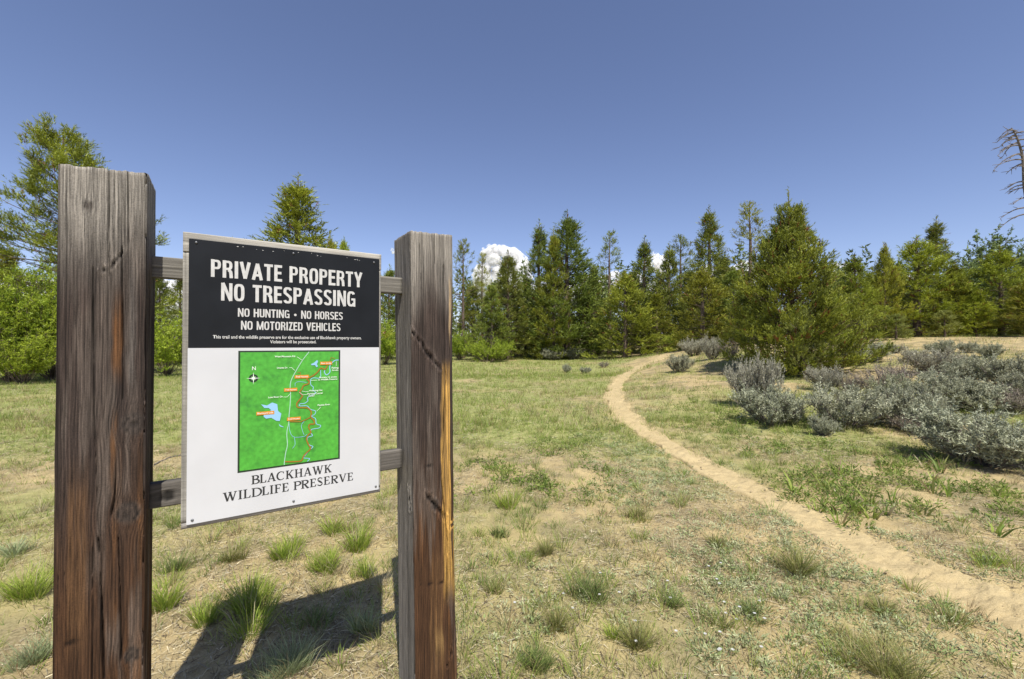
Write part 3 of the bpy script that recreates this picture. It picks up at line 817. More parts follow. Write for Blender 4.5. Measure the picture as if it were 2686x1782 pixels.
def serif_glyph(ch):
    """book-face capital: stems heavy, hairlines thin, bracketed feet"""
    T, N, F = .170, .078, .068
    def stem(x): return [('r', [(x, 0), (x, 1)], T)]
    def foot(x, z, l=.15): return [('r', [(x - l, z + (F / 2 if z < .5 else -F / 2)), (x + l, z + (F / 2 if z < .5 else -F / 2))], F)]
    def bowl(x, z0, z1, r):
        m = (z0 + z1) / 2; hh = (z1 - z0) / 2 - N / 2
        pts = [(x, m + hh)] + arc(x + .18, m, r, hh, 90, -90, 14) + [(x, m - hh)]
        w = [N] + [N + (T * 1.05 - N) * abs(math.cos(R(90 - 180 * k / 14))) ** 1.5 for k in range(15)] + [N]
        return [('r', pts, w)]
    if ch == 'I': return .34, stem(.17) + foot(.17, 0) + foot(.17, 1)
    if ch == 'L': return .60, stem(.17) + foot(.17, 0) + foot(.17, 1) + [('r', [(.17, F / 2), (.58, F / 2)], F), ('p', [(.58, F), (.60, .28), (.55, .28), (.46, F)])]
    if ch in 'EF':
        g = stem(.17) + foot(.17, 0) + foot(.17, 1) + [('r', [(.17, 1 - F / 2), (.55, 1 - F / 2)], F), ('p', [(.55, 1 - F), (.57, .76), (.52, .76), (.44, 1 - F)]),
             ('r', [(.2, .52), (.43, .52)], N), ('p', [(.42, .64), (.46, .64), (.46, .40), (.42, .40)])]
        if ch == 'E': g += [('r', [(.17, F / 2), (.58, F / 2)], F), ('p', [(.58, F), (.61, .27), (.56, .27), (.46, F)])]
        return (.62 if ch == 'E' else .59), g
    if ch == 'H': return .80, stem(.17) + foot(.17, 0) + foot(.17, 1) + stem(.63) + foot(.63, 0) + foot(.63, 1) + [('r', [(.17, .52), (.63, .52)], N)]
    if ch == 'D': return .78, stem(.17) + foot(.15, 0, .13) + foot(.15, 1, .13) + bowl(.17, 0, 1, .53 - T / 2)
    if ch == 'B': return .66, stem(.17) + foot(.15, 0, .13) + foot(.15, 1, .13) + bowl(.17, .5, 1, .33 - T / 2) + bowl(.17, 0, .54, .41 - T / 2)
    if ch == 'P': return .62, stem(.17) + foot(.17, 0) + foot(.15, 1, .13) + bowl(.17, .44, 1, .38 - T / 2)
    if ch == 'R': return .74, stem(.17) + foot(.17, 0) + foot(.15, 1, .13) + bowl(.17, .47, 1, .36 - T / 2) + [('r', [(.33, .5), (.60, .03), (.74, .03)], [T, T, N])]
    if ch == 'K': return .78, stem(.17) + foot(.17, 0) + foot(.17, 1) + [('r', [(.22, .42), (.62, .97)], N * 1.2), ('r', [(.34, .58), (.64, .02)], T), ('r', [(.52, 1 - F / 2), (.76, 1 - F / 2)], F), ('r', [(.50, F / 2), (.78, F / 2)], F)]
    if ch == 'A': return .80, [('r', [(.12, .02), (.40, 1.0)], N * 1.2), ('r', [(.40, 1.0), (.66, .02)], T), ('r', [(.22, .32), (.56, .32)], N)] + foot(.13, 0, .12) + foot(.66, 0, .14)
    if ch == 'V': return .78, [('r', [(.14, .98), (.40, 0)], T), ('r', [(.40, 0), (.66, .98)], N * 1.2)] + foot(.14, 1, .14) + foot(.66, 1, .11)
    if ch == 'W': return 1.12, [('r', [(.14, .98), (.36, 0)], T), ('r', [(.36, 0), (.56, .95)], N * 1.2), ('r', [(.54, .98), (.76, 0)], T), ('r', [(.76, 0), (.98, .98)], N * 1.2)] + foot(.14, 1, .14) + foot(.55, 1, .13) + foot(.98, 1, .12)
    if ch == 'C':
        a = arc(.40, .5, .34, .47, 48, 318, 20)
        return .76, [('r', a, [N + (T - N) * max(0, -math.cos(R(48 + 270 * k / 20))) ** .8 for k in range(21)]), ('p', [(.62, .70), (.66, .70), (.68, 1.0), (.60, .90)]), ('p', [(.60, .14), (.66, .20), (.68, .26), (.64, .10)])]
    if ch == 'S':
        p1 = arc(.28, .745, .19, .225, 40, 200, 10); p2 = arc(.28, .255, .20, .225, 20, -145, 10)
        w = [N + .3 * T * abs(math.sin(k * .3)) for k in range(11)] + [T * 1.1, T * 1.15] + [N + .3 * T * abs(math.sin((10 - k) * .3)) for k in range(11)]
        return .56, [('r', p1 + [(.19, .60), (.36, .43)] + p2, w), ('p', [(.44, .74), (.48, .74), (.49, 1.0), (.43, .93)]), ('p', [(.07, .26), (.11, .26), (.13, .08), (.06, .0)])]
    return .28, []

def text_serif(fl, s, x0, x1, zbase, cap, track=.05):
    w = 0; items = []
    for ch in s:
        a, g = serif_glyph(ch); items.append((w, g)); w += a + track
    w -= track
    k = (x1 - x0) / w
    sw = (k + cap) / 2
    for off, gl in items:
        for it in gl:
            P = [(x0 + (off + px) * k, zbase + pz * cap) for px, pz in it[1]]
            if it[0] == 'p': fl.poly(P)
            else:
                wd = it[2]
                fl.ribbon(P, [q * sw for q in wd] if not np.isscalar(wd) else wd * sw)

def small_text(name, body, x0, x1, zbase, mat, parent, bold=.012, lift=.0006, shear=0.0, space=1.0):
    """one printed line in the built-in typeface, fitted between x0 and x1"""
    cu = bpy.data.curves.new(name, 'FONT')
    cu.body = body; cu.size = 1.0; cu.offset = bold; cu.resolution_u = 3; cu.space_character = space; cu.shear = shear
    tmp = bpy.data.objects.new(name, cu); COL.objects.link(tmp)
    dg = bpy.context.evaluated_depsgraph_get()
    me = bpy.data.meshes.new_from_object(tmp.evaluated_get(dg))
    bpy.data.objects.remove(tmp); bpy.data.curves.remove(cu)
    n = len(me.vertices); co = np.empty(n * 3, np.float32); me.vertices.foreach_get('co', co); co = co.reshape(-1, 3)
    k = (x1 - x0) / (co[:, 0].max() - co[:, 0].min())
    kz = small_text.cap / .70 if small_text.cap else k
    out = np.c_[x0 + (co[:, 0] - co[:, 0].min()) * k, np.full(n, SURF - lift), zbase + co[:, 1] * kz]
    me.vertices.foreach_set('co', out.astype(np.float32).ravel()); me.update()
    me.materials.clear(); me.materials.append(mat)
    return obj(name, me, None, parent)
small_text.cap = None

for s, x0, x1, v, cap, S in (('PRIVATE PROPERTY', .0584, .5438, .1177, .0578, .178), ('NO TRESPASSING', .0866, .5172, .1940, .0588, .178),
                          ('NO HUNTING', .1340, .2896, .2458, .0286, .165), ('NO HORSES', .3276, .4715, .2462, .0290, .165), ('NO MOTORIZED VEHICLES', .1430, .4632, .2895, .0298, .165)):
    fl = Flat(); text_sans(fl, s, x0, x1, ZT - v, cap, S=S)
    fl.build('lettering', M_LETTER, black, s.lower() + ' in bold white capitals')
fl = Flat(); fl.poly(arc(.3086, ZT - .2335, .0042, .0042, 0, 360, 16)[:-1]); fl.build('bullet', M_LETTER, black)
small_text.cap = .0108
small_text('lettering', 'This trail and the wildlife preserve are for the exclusive use of Blackhawk property owners.', .0651, .5408, ZT - .3196, M_LETTER, black, .018)
small_text('lettering', 'Violators will be prosecuted.', .2294, .3786, ZT - .3352, M_LETTER, black, .018)
fl = Flat(); text_serif(fl, 'BLACKHAWK', .1755, .4344, ZT - .8172, .0300); fl.build('lettering', M_INK, white, 'blackhawk in dark serif capitals')
fl = Flat(); text_serif(fl, 'WILDLIFE PRESERVE', .0950, .5124, ZT - .8605, .0300); fl.build('lettering', M_INK, white, 'wildlife preserve in dark serif capitals')

# the map: green relief print, dark frame, water, road, trail, tags and names
def map_mat():
    m, nt, out = new_mat('map_print')
    tc = nt.nodes.new('ShaderNodeTexCoord')
    n1 = nt.nodes.new('ShaderNodeTexNoise'); n1.inputs['Scale'].default_value = 13; n1.inputs['Detail'].default_value = 7; n1.inputs['Roughness'].default_value = .62
    n2 = nt.nodes.new('ShaderNodeTexNoise'); n2.inputs['Scale'].default_value = 70; n2.inputs['Detail'].default_value = 5
    for n in (n1, n2): nt.links.new(tc.outputs['Object'], n.inputs['Vector'])
    r = nt.nodes.new('ShaderNodeValToRGB')
    r.color_ramp.elements[0].position = .28; r.color_ramp.elements[0].color = (.03, .19, .03, 1)
    r.color_ramp.elements[1].position = .62; r.color_ramp.elements[1].color = (.075, .38, .04, 1)
    e = r.color_ramp.elements.new(.45); e.color = (.062, .33, .034, 1)
    nt.links.new(n1.outputs['Fac'], r.inputs['Fac'])
    mr = nt.nodes.new('ShaderNodeMapRange'); mr.inputs['From Min'].default_value = .3; mr.inputs['From Max'].default_value = .7; mr.inputs['To Min'].default_value = .8; mr.inputs['To Max'].default_value = 1.18
    nt.links.new(n2.outputs['Fac'], mr.inputs['Value'])
    vm = nt.nodes.new('ShaderNodeVectorMath'); vm.operation = 'SCALE'
    nt.links.new(r.outputs[0], vm.inputs[0]); nt.links.new(mr.outputs[0], vm.inputs['Scale'])
    b = nt.nodes.new('ShaderNodeBsdfPrincipled'); b.inputs['Roughness'].default_value = .4
    nt.links.new(vm.outputs[0], b.inputs['Base Color']); nt.links.new(b.outputs[0], out.inputs[0])
    return m
M_MAP = map_mat()
M_FRAME = plain('map_frame', (.012, .03, .014), .45)
M_WATER = plain('map_water', (.27, .50, .72), .4)
M_ROAD = plain('map_road', (.36, .56, .46), .4)
M_TRAILINK = plain('map_trail', (.30, .14, .012), .4)
M_TAG = plain('map_tag', (.62, .24, .015), .4, noise=.2, nscale=120)
M_NAME = plain('map_names', (.78, .80, .76), .45)
def flat_piece(name, mat, build, lift):
    fl = Flat(); build(fl)
    fl.v = [(x, SURF - lift - (SURF - .00025 - y), z) for x, y, z in fl.v]
    return fl.build(name, mat, white)
flat_piece('map_frame', M_FRAME, lambda fl: fl.poly([(.1358, ZT - .3610), (.4628, ZT - .3610), (.4628, ZT - .7715), (.1358, ZT - .7715)]), .0003)
flat_piece('map_print', M_MAP, lambda fl: fl.poly([(.1415, ZT - .3664), (.4570, ZT - .3664), (.4570, ZT - .7656), (.1415, ZT - .7656)]), .0006)
D = {
 'road': [(.3544, .3667), (.3333, .3957), (.3113, .4349), (.2963, .4678), (.2929, .4918), (.2944, .5162), (.2932, .5524), (.2901, .5914), (.2889, .6215), (.285, .6392), (.2832, .6601), (.2852, .6964), (.28, .7228), (.2761, .7553), (.2754, .7656)],
 'trail': [(.2775, .754), (.3046, .758), (.3294, .7587), (.3377, .7431), (.3489, .7309), (.3602, .7185), (.3531, .7021), (.3473, .6829), (.3529, .6682), (.3614, .6599), (.3542, .6405), (.3584, .6302), (.3727, .6301), (.3712, .6175), (.3611, .6041), (.3625, .5857), (.351, .5708), (.3341, .5678), (.3174, .5649), (.3146, .551), (.3256, .5365), (.3325, .5247), (.3241, .5119), (.331, .5001), (.3366, .4881), (.3521, .4827), (.3548, .4736), (.3477, .464), (.3676, .454), (.382, .4421), (.395, .4268), (.4083, .432), (.4171, .418)],
 'spur': [(.3611, .6041), (.3428, .6132), (.326, .6177), (.293, .6144)], 'spur2': [(.3155, .4400), (.3260, .4410), (.3265, .4490)], 'spur3': [(.4240, .405), (.4300, .388), (.4440, .393)],
 'river': [(.4562, .3982), (.441, .4011), (.426, .4198), (.4261, .4421), (.4143, .4527), (.4068, .443), (.4083, .4351)],
 'river2': [(.3936, .4346), (.3923, .4628), (.3705, .4619), (.3605, .4677), (.3606, .4863), (.3692, .4961), (.3679, .5069), (.3765, .5183), (.3509, .5321), (.3509, .5445), (.3397, .5529), (.3257, .5534), (.3243, .5609), (.3482, .5628), (.3596, .5761), (.3768, .5838), (.374, .596), (.3626, .6012), (.377, .6118), (.3799, .6308), (.3945, .6386), (.3887, .6474), (.3656, .6495), (.36, .6597), (.3672, .673), (.3515, .6773), (.3502, .6925), (.3573, .7058), (.3688, .7135), (.3574, .7243), (.3462, .7382), (.3378, .7493), (.3576, .7552), (.3505, .7645)],
 'creek': [(.2903, .6217), (.2931, .6491), (.3055, .6703), (.3374, .6725), (.3486, .6662)], 'creek2': [(.3069, .6704), (.3098, .6966), (.3016, .7107)], 'creek3': [(.3386, .6174), (.3302, .6319), (.3345, .6538), (.3388, .6665)], 'loop': [(.3088, .4897), (.3101, .4776), (.3225, .4736), (.3464, .4778)],
 'lake': [(.2032, .546), (.2212, .5513), (.2367, .5421), (.2525, .5493), (.2552, .5733), (.2654, .5832), (.2607, .6091), (.2501, .6071), (.2344, .5952), (.2188, .5967), (.2116, .5901), (.2111, .5813), (.2342, .5686), (.2264, .5605), (.2135, .5595)],
 'pond': [(.2581, .6184), (.2635, .6249), (.2728, .6304), (.2715, .6323), (.2608, .6276)], 'pond2': [(.3603, .4118), (.3703, .4074), (.3818, .3967), (.3847, .403), (.3804, .4123), (.3848, .4203), (.379, .4232), (.3746, .4153), (.3631, .4156)]}
Q = {k: [(a, ZT - b) for a, b in v] for k, v in D.items()}
cr = lambda pts, n=5: [tuple(p) for p in catmull(np.array(pts), n)]
flat_piece('map_road', M_ROAD, lambda fl: fl.ribbon(cr(Q['road']), .0024), .0010)
flat_piece('map_river', M_WATER, lambda fl: (fl.ribbon(cr(Q['river']), .0030), fl.ribbon(cr(Q['river2']), .0022)), .0013)
for k in ('creek', 'creek2', 'creek3', 'loop'):
    flat_piece('map_creek', M_WATER, lambda fl: fl.ribbon(cr(Q[k]), .0013), .0016)
for k in ('lake', 'pond', 'pond2'):
    flat_piece('map_lake', M_WATER, lambda fl: fl.poly(Q[k]), .0019)
flat_piece('map_trail', M_TRAILINK, lambda fl: fl.ribbon(cr(Q['trail']), .0042), .0022)
for k in ('spur', 'spur2', 'spur3'):
    flat_piece('map_trail', M_TRAILINK, lambda fl: fl.ribbon(Q[k], .0030 if k == 'spur' else .0016), .0022)
tags = [('Trail Access', .3072, .3539, .4560), ('Trail Access', .2735, .3157, .5008), ('River Lodge', .3920, .4335, .4094), ('Blackhawk Lake', .1894, .2434, .5770), ('Trail Access', .2834, .3273, .6052)]
small_text.cap = None
for s, a, b, v in tags:
    flat_piece('map_tag', M_TAG, lambda fl: fl.poly([(a, ZT - v - .0058), (b, ZT - v - .0058), (b, ZT - v + .0058), (a, ZT - v + .0058)]), .0026)
    small_text('map_name', s, a + .003, b - .003, ZT - v - .0022, M_NAME, white, .01, .0031)
for s, a, b, v in [('West Mountain Rd.', .2437, .3096, .3846), ('Oneida Dr.', .2505, .2853, .4244), ('Lost River Dr.', .2249, .2710, .5262), ('Payette River', .3840, .4267, .5655),
                   ('Bruneau Ct. access', .3893, .4503, .4637), ('to Wildlife Preserve', .3850, .4519, .4721), ('Warming Hut', .3550, .3998, .5108), ('Parking Corral/', .3494, .4013, .5220), ('Access', .3523, .3723, .5290), ('Fishing', .4321, .4560, .4302), ('Grotto', .4327, .4550, .4386)]:
    small_text('map_name', s, a, b, ZT - v, M_NAME, white, .012, .0031)
for L in ([(.3138, .3836), (.3305, .3962)], [(.2893, .422), (.2975, .4222), (.3071, .4332)], [(.2723, .525), (.2831, .526), (.2938, .5142)], [(.3956, .5697), (.3812, .5842)], [(.3605, .4708), (.3821, .4708)],
          [(.331, .5078), (.3423, .5111), (.3536, .5098)], [(.3227, .5119), (.3339, .5214), (.348, .5213)], [(.4480, .4035), (.4480, .4210)]):
    flat_piece('map_leader', M_NAME, lambda fl: fl.ribbon([(a, ZT - b) for a, b in L], .0010), .0032)
# compass rose
cx, cz = .1801, ZT - .4552
flat_piece('compass_ring', M_FRAME, lambda fl: fl.ribbon(arc(cx, cz, .0108, .0108, 0, 360, 28)[:-1], .0062, True), .0010)
def star(fl):
    for k in range(8):
        r = .0215 if k % 2 == 0 else .0085
        a = R(45 * k)
        fl.poly([(cx + r * math.cos(a), cz + r * math.sin(a)), (cx + .0017 * math.cos(a + 1.57), cz + .0017 * math.sin(a + 1.57)), (cx, cz), (cx + .0017 * math.cos(a - 1.57), cz + .0017 * math.sin(a - 1.57))])
flat_piece('compass_star', M_NAME, star, .0016)
small_text.cap = .0128
small_text('compass_letter', 'N', .1762, .1868, ZT - .4274, M_NAME, white, .0, .0016)
small_text.cap = None
# screws
def screw_mesh(r):
    import bmesh
    bm = bmesh.new()
    prof = [(0, -.0030), (.45 * r, -.0029), (.8 * r, -.0020), (r, -.0006), (r, .0005)]
    ringv = []
    for k, (rr, y) in enumerate(prof):
        if rr == 0: ringv.append([bm.verts.new((0, y, 0))])
        else: ringv.append([bm.verts.new((rr * math.cos(a * math.pi / 7), y, rr * math.sin(a * math.pi / 7))) for a in range(14)])
    for a in range(14):
        bm.faces.new((ringv[0][0], ringv[1][a], ringv[1][(a + 1) % 14]))
        for k in range(1, len(prof) - 1):
            bm.faces.new((ringv[k][a], ringv[k + 1][a], ringv[k + 1][(a + 1) % 14], ringv[k][(a + 1) % 14]))
    me = bpy.data.meshes.new('screw'); bm.normal_update(); bm.to_mesh(me); bm.free()
    for p in me.polygons: p.use_smooth = True
    me.materials.append(M_SCREW)
    return me
sm = screw_mesh(.0042)
for par, pts in ((black, [(.0191, .0105), (.3015, .0130), (.5885, .0155)]), (white, [(.0141, .9015), (.3060, .8996), (.5985, .9005)])):
    for a, b in pts:
        obj('screw', sm, None, par, (a, SURF - .0003, ZT - b))
# paint chips along the top of the black panel
fl = Flat()
rr = random.Random(5)
for k in range(16):
    x = .12 + .42 * rr.random(); z = ZT - .006 - .008 * rr.random(); s_ = .0006 + .0012 * rr.random()
    fl.poly([(x - s_ * 2, z), (x, z - s_ * .6), (x + s_ * 2.2, z + s_ * .2), (x, z + s_ * .8)])
fl.build('paint_chip', M_LETTER, black)['kind'] = 'stuff'

# ------------------------------------------------------------------ plants: generators
def tubes(paths, radii, sides=5):
    """tapered tubes along polylines -> verts, quads"""
    V = []; Qd = []; o = 0
    ang = np.arange(sides) / sides * 2 * math.pi
    for P, r in zip(paths, radii):
        P = np.asarray(P, float); n = len(P)
        t = unit(np.gradient(P, axis=0))
        ref = np.where(np.abs(t[:, 2:3]) > .9, np.array([[1., 0, 0]]), np.array([[0, 0, 1.]]))
        a = unit(np.cross(t, ref)); b = np.cross(t, a)
        rv = np.asarray(r, float).reshape(-1, 1, 1)
        ring = P[:, None, :] + rv * (a[:, None, :] * np.cos(ang)[None, :, None] + b[:, None, :] * np.sin(ang)[None, :, None])
        V.append(ring.reshape(-1, 3))
        ii = o + np.arange(n * sides).reshape(n, sides)
        nx_ = np.roll(ii, -1, 1)
        Qd.append(np.stack([ii[:-1], nx_[:-1], nx_[1:], ii[1:]], -1).reshape(-1, 4))
        o += n * sides
    return np.vstack(V), np.vstack(Qd)

def blades(rg, base, direc, length, K, nl, nw, spread, cols, cj=.12, along=1.0, droop=0.0):
    """K needle or leaf triangles round each shoot"""
    n = len(base)
    i = np.repeat(np.arange(n), K)
    m = len(i)
    pos = base[i] + direc[i] * (length[i] * rg.random(m) * along)[:, None]
    rv = unit(rg.normal(size=(m, 3)))
    bd = unit(direc[i] * (1 - spread) + rv * spread)
    bd[:, 2] -= droop * rg.random(m)
    wv = unit(np.cross(bd, unit(rg.normal(size=(m, 3)))))
    ln = nl * rg.uniform(.7, 1.25, m)
    w = nw * rg.uniform(.7, 1.3, m)
    a = pos - wv * (w / 2)[:, None]; b = pos + wv * (w / 2)[:, None]; c = pos + bd * ln[:, None]
    V = np.stack([a, b, c], 1).reshape(-1, 3)
    T = np.arange(3 * m).reshape(-1, 3)
    cc = cols[i] * (1 + cj * rg.normal(size=(m, 1)))
    return V, T, np.repeat(np.clip(cc, .005, .9), 3, 0)

def conifer(seed, H, Rad, base=.05, whorl=.38, nb=6, dens=9.0, K=16, nl=.09, nw=.016, up=.5, shape=.85, irr=.25, c0=(.05, .085, .018), c1=(.13, .165, .035), red=.02, leader=.6, dead=0, gap=.12, e_lo=-8, e_hi=50, lean=0.0, sl=.2, prof_pts=None):
    rg = np.random.default_rng(seed)
    zb = base * H
    tz = np.linspace(-.15, H, 26)
    wob = np.c_[np.cumsum(rg.normal(0, .007, 26)) * H / 10, np.cumsum(rg.normal(0, .007, 26)) * H / 10]
    wob -= wob[1]
    r0 = .011 * H + .03
    trunk = np.c_[wob[:, 0] + lean * np.maximum(tz, 0) ** 1.2, wob[:, 1], tz]
    paths = [trunk]; rad = [np.maximum(.006, r0 * (1 - np.clip(tz / H, 0, 1)) ** .8 + .004)]
    def axis_at(z): return np.array([np.interp(z, tz, trunk[:, 0]), np.interp(z, tz, trunk[:, 1]), z])
    SB = []; SD = []; SLn = []
    z = zb
    lobes = rg.uniform(0, 2 * math.pi, 3)
    while z < H - leader:
        f = (z - zb) / (H - zb)
        prof = Rad * (1 - f) ** shape * min(1.0, .62 + f * 3.0)
        if prof_pts is not None: prof = Rad * float(np.interp(z / H, [q[0] for q in prof_pts], [q[1] for q in prof_pts]))
        prof *= 1 + irr * (vnoise(np.array(z * 1.1), np.array(seed * 3.3), seed) - .5) * 2
        for q in range(nb):
            if rg.random() < gap: continue
            az = rg.uniform(0, 2 * math.pi)
            L = prof * rg.uniform(.6, 1.15) * (1 + irr * .6 * math.sin(az * 2 + lobes[0] + z * .7))
            if L < .12: L = .12
            e0 = R(e_lo + (e_hi - e_lo) * f + rg.normal(0, 7))
            s = np.linspace(0, 1, 6)
            el = e0 + up * s ** 1.6 * rg.uniform(.6, 1.3)
            dxy = np.cos(el) * L / 5; dz = np.sin(el) * L / 5
            zz0 = z + rg.uniform(-.4, .4) * whorl
            p0 = axis_at(zz0)
            hx = np.r_[0, np.cumsum(dxy[:-1])]; hz = np.r_[0, np.cumsum(dz[:-1])]
            bend = rg.normal(0, .12)
            aza = az + bend * s
            P = p0 + np.c_[hx * np.cos(aza), hx * np.sin(aza), hz]
            paths.append(P); rad.append(np.linspace(.004 + .011 * L, .003, 6))
            ntw = max(2, int(dens * L * rg.uniform(.8, 1.2) / 4.0) + 1)
            ss = 1 - .74 * rg.random(ntw) ** 1.25
            ss[0] = 1.0
            tpos = np.stack([np.interp(ss, s, P[:, k]) for k in range(3)], -1)
            tg = unit(np.stack([np.interp(ss, s, np.gradient(P[:, k])) for k in range(3)], -1))
            side = np.where(rg.random(ntw) < .5, -1., 1.)
            per = np.c_[-tg[:, 1], tg[:, 0], np.zeros(ntw)]
            qd = rg.random(ntw) * (.45 * L * (1.06 - ss) + .05)
            upv = np.array([0, 0, 1.])
            B = tpos + per * (side * qd)[:, None] + tg * (qd * .6)[:, None] + upv * (qd * .22 + rg.normal(0, .04, ntw))[:, None]
            for w_ in np.nonzero((qd > .15) & (rg.random(ntw) < .5))[0]:
                paths.append(np.stack([tpos[w_], (tpos[w_] + B[w_]) / 2 - upv * .01, B[w_]])); rad.append(np.array([.006, .005, .003]))
            Dv = tg * .7 + per * (side * np.minimum(1, qd * 5) * .5)[:, None] + upv * .62
            ns = ntw * 5
            B = np.repeat(B, 5, 0) + rg.normal(0, .05, (ns, 3)); Dv = unit(np.repeat(Dv, 5, 0) + rg.normal(0, .42, (ns, 3)))
            SB.append(B); SD.append(Dv); SLn.append(sl * rg.uniform(.6, 1.3, ns))
        z += whorl * rg.uniform(.75, 1.2) * (1 - .35 * f)
    # leader
    nl_ = 10
    zz = np.linspace(H - leader, H - .03, nl_)
    for z in zz:
        p = axis_at(z); az = rg.uniform(0, 6.28)
        k = 1 + int(2 * (H - z) / leader)
        for q in range(k):
            az += 2.1
            d = np.array([math.cos(az) * .5, math.sin(az) * .5, .85])
            SB.append(p[None]); SD.append(unit(d)[None]); SLn.append(np.array([sl * (.35 + 1.0 * (H - z) / leader)]))
    SB.append(axis_at(H - leader * .5)[None]); SD.append(np.array([[0, 0, 1.]])); SLn.append(np.array([leader * .5]))
    for q in range(dead):                       # bare grey twigs under the live crown
        z = rg.uniform(.05 * H, max(.22 * H, zb * 1.25)); az = rg.uniform(0, 6.28); L = Rad * rg.uniform(.25, .7)
        s = np.linspace(0, 1, 5)
        P = axis_at(z) + np.c_[s * L * math.cos(az), s * L * math.sin(az), s * L * rg.uniform(-.25, .25) - .1 * s ** 2]
        paths.append(P); rad.append(np.linspace(.014, .004, 5))
        for w in range(2):
            b0 = P[2 + w]; a2 = az + rg.choice([-.7, .7])
            paths.append(b0 + np.c_[s * L * .35 * math.cos(a2), s * L * .35 * math.sin(a2), s * L * rg.uniform(-.1, .1)]); rad.append(np.linspace(.008, .003, 5))
    SB = np.vstack(SB); SD = np.vstack(SD); SLn = np.concatenate(SLn)
    t = (np.clip(.55 * rg.random((len(SB), 1)) + .6 * fbm(SB[:, 0] * 1.3 + 9, SB[:, 2] * 1.3 + SB[:, 1], seed, 2)[:, None] - .1, 0, 1)) ** 1.2
    cols = np.array(c0) * (1 - t) + np.array(c1) * t
    cols = np.where(rg.random((len(SB), 1)) < red, np.array([[.20, .085, .03]]), cols)
    V, T, C = blades(rg, SB, SD, SLn * 1.35, max(10, int(K * .74)), nl * .92, nw * 1.2, .38, cols, .15)
    t1, q1 = tubes(paths[:1], rad[:1], 8); t2, q2 = tubes(paths[1:], rad[1:], 3)
    tvv, tqq = np.vstack([t1, t2]), np.vstack([q1, q2 + len(t1)])
    return mesh_np('pine_trunk', tvv, quads=tqq, smooth=True), mesh_np('pine_crown', V, tris=T, col=C)

def shrub(seed, Rw, Hh, stems, subs, shoots, K, nl, nw, c0, c1, spread=.6, upb=.35, sl=.12, rad0=.012, arch=0.3, spikes=0):
    """many-stemmed bush: stems fan out from the root, side shoots carry the leaves"""
    rg = np.random.default_rng(seed)
    paths = []; rad = []; SB = []; SD = []
    for k in range(stems):
        az = rg.uniform(0, 6.283); tilt = math.sqrt(rg.random()) * 1.18
        hr = Rw * math.sin(tilt) * rg.uniform(.75, 1.08); hz = Hh * max(.16, math.cos(tilt) ** .6) * rg.uniform(.72, 1.06)
        s = np.linspace(0, 1, 7)
        wv = rg.normal(0, .05, (7, 2)) * Rw * s[:, None]
        P = np.c_[hr * s ** (1 - arch * .4) * math.cos(az) + wv[:, 0], hr * s ** (1 - arch * .4) * math.sin(az) + wv[:, 1], -.05 + (hz + .05) * s ** (1 + arch * .2)]
        paths.append(P); rad.append(np.linspace(rad0, rad0 * .2, 7))
        for j in range(subs):
            s0 = rg.uniform(.3, .98); p0 = np.array([np.interp(s0, s, P[:, c]) for c in range(3)])
            d = unit(np.array([math.cos(az), math.sin(az), .55]) * .6 + rg.normal(0, .6, 3) + np.array([0, 0, upb]))
            L = Rw * rg.uniform(.12, .34)
            s4 = np.linspace(0, 1, 4)[:, None]
            S4 = p0 + d * L * s4 + np.array([0, 0, .12 * L]) * s4 ** 2
            paths.append(S4); rad.append(np.linspace(rad0 * .4, rad0 * .12, 4))
            t = rg.uniform(.15, 1, shoots)
            B = np.stack([np.interp(t, s4[:, 0], S4[:, c]) for c in range(3)], -1)
            SB.append(B); SD.append(unit(d * .6 + rg.normal(0, .45, (shoots, 3)) + np.array([0, 0, upb])))
    for k in range(spikes):                     # last year's bare flower stalks
        p = SB[rg.integers(0, len(SB))][0]
        if p[2] < .45 * Hh: continue
        d = unit(np.array([p[0], p[1], 0]) * .35 / Rw + np.array([0, 0, 1.]) + rg.normal(0, .12, 3)); L = Hh * rg.uniform(.2, .42)
        paths.append(p + d * L * np.linspace(0, 1, 4)[:, None]); rad.append(np.linspace(rad0 * .28, rad0 * .12, 4))
    SB = np.vstack(SB); SD = np.vstack(SD)
    keep = SB[:, 2] > .02
    SB, SD = SB[keep], SD[keep]
    t = rg.random((len(SB), 1))
    cols = np.array(c0) * (1 - t) + np.array(c1) * t
    V, T, C = blades(rg, SB, SD, sl * rg.uniform(.6, 1.3, len(SB)), K, nl, nw, spread, cols, .14)
    tvv, tqq = tubes(paths, rad, 3)
    return mesh_np('shrub_stems', tvv, quads=tqq, smooth=True), mesh_np('shrub_leaves', V, tris=T, col=C)

def place_tree(name, meshes, loc, rz, sx, sz, label, cat, group=None, crown='crown', trunk='trunk', wood=M_BARK, leaf=M_NEEDLE, tilt=0.0):
    o = empty(name, loc, rz)
    o.scale = (sx, sx, sz)
    if tilt: o.rotation_euler = (0, tilt, rz)
    tag(o, label, cat, group)
    obj(trunk, meshes[0], wood, o)
    if meshes[1] is not None: obj(crown, meshes[1], leaf, o)
    return o

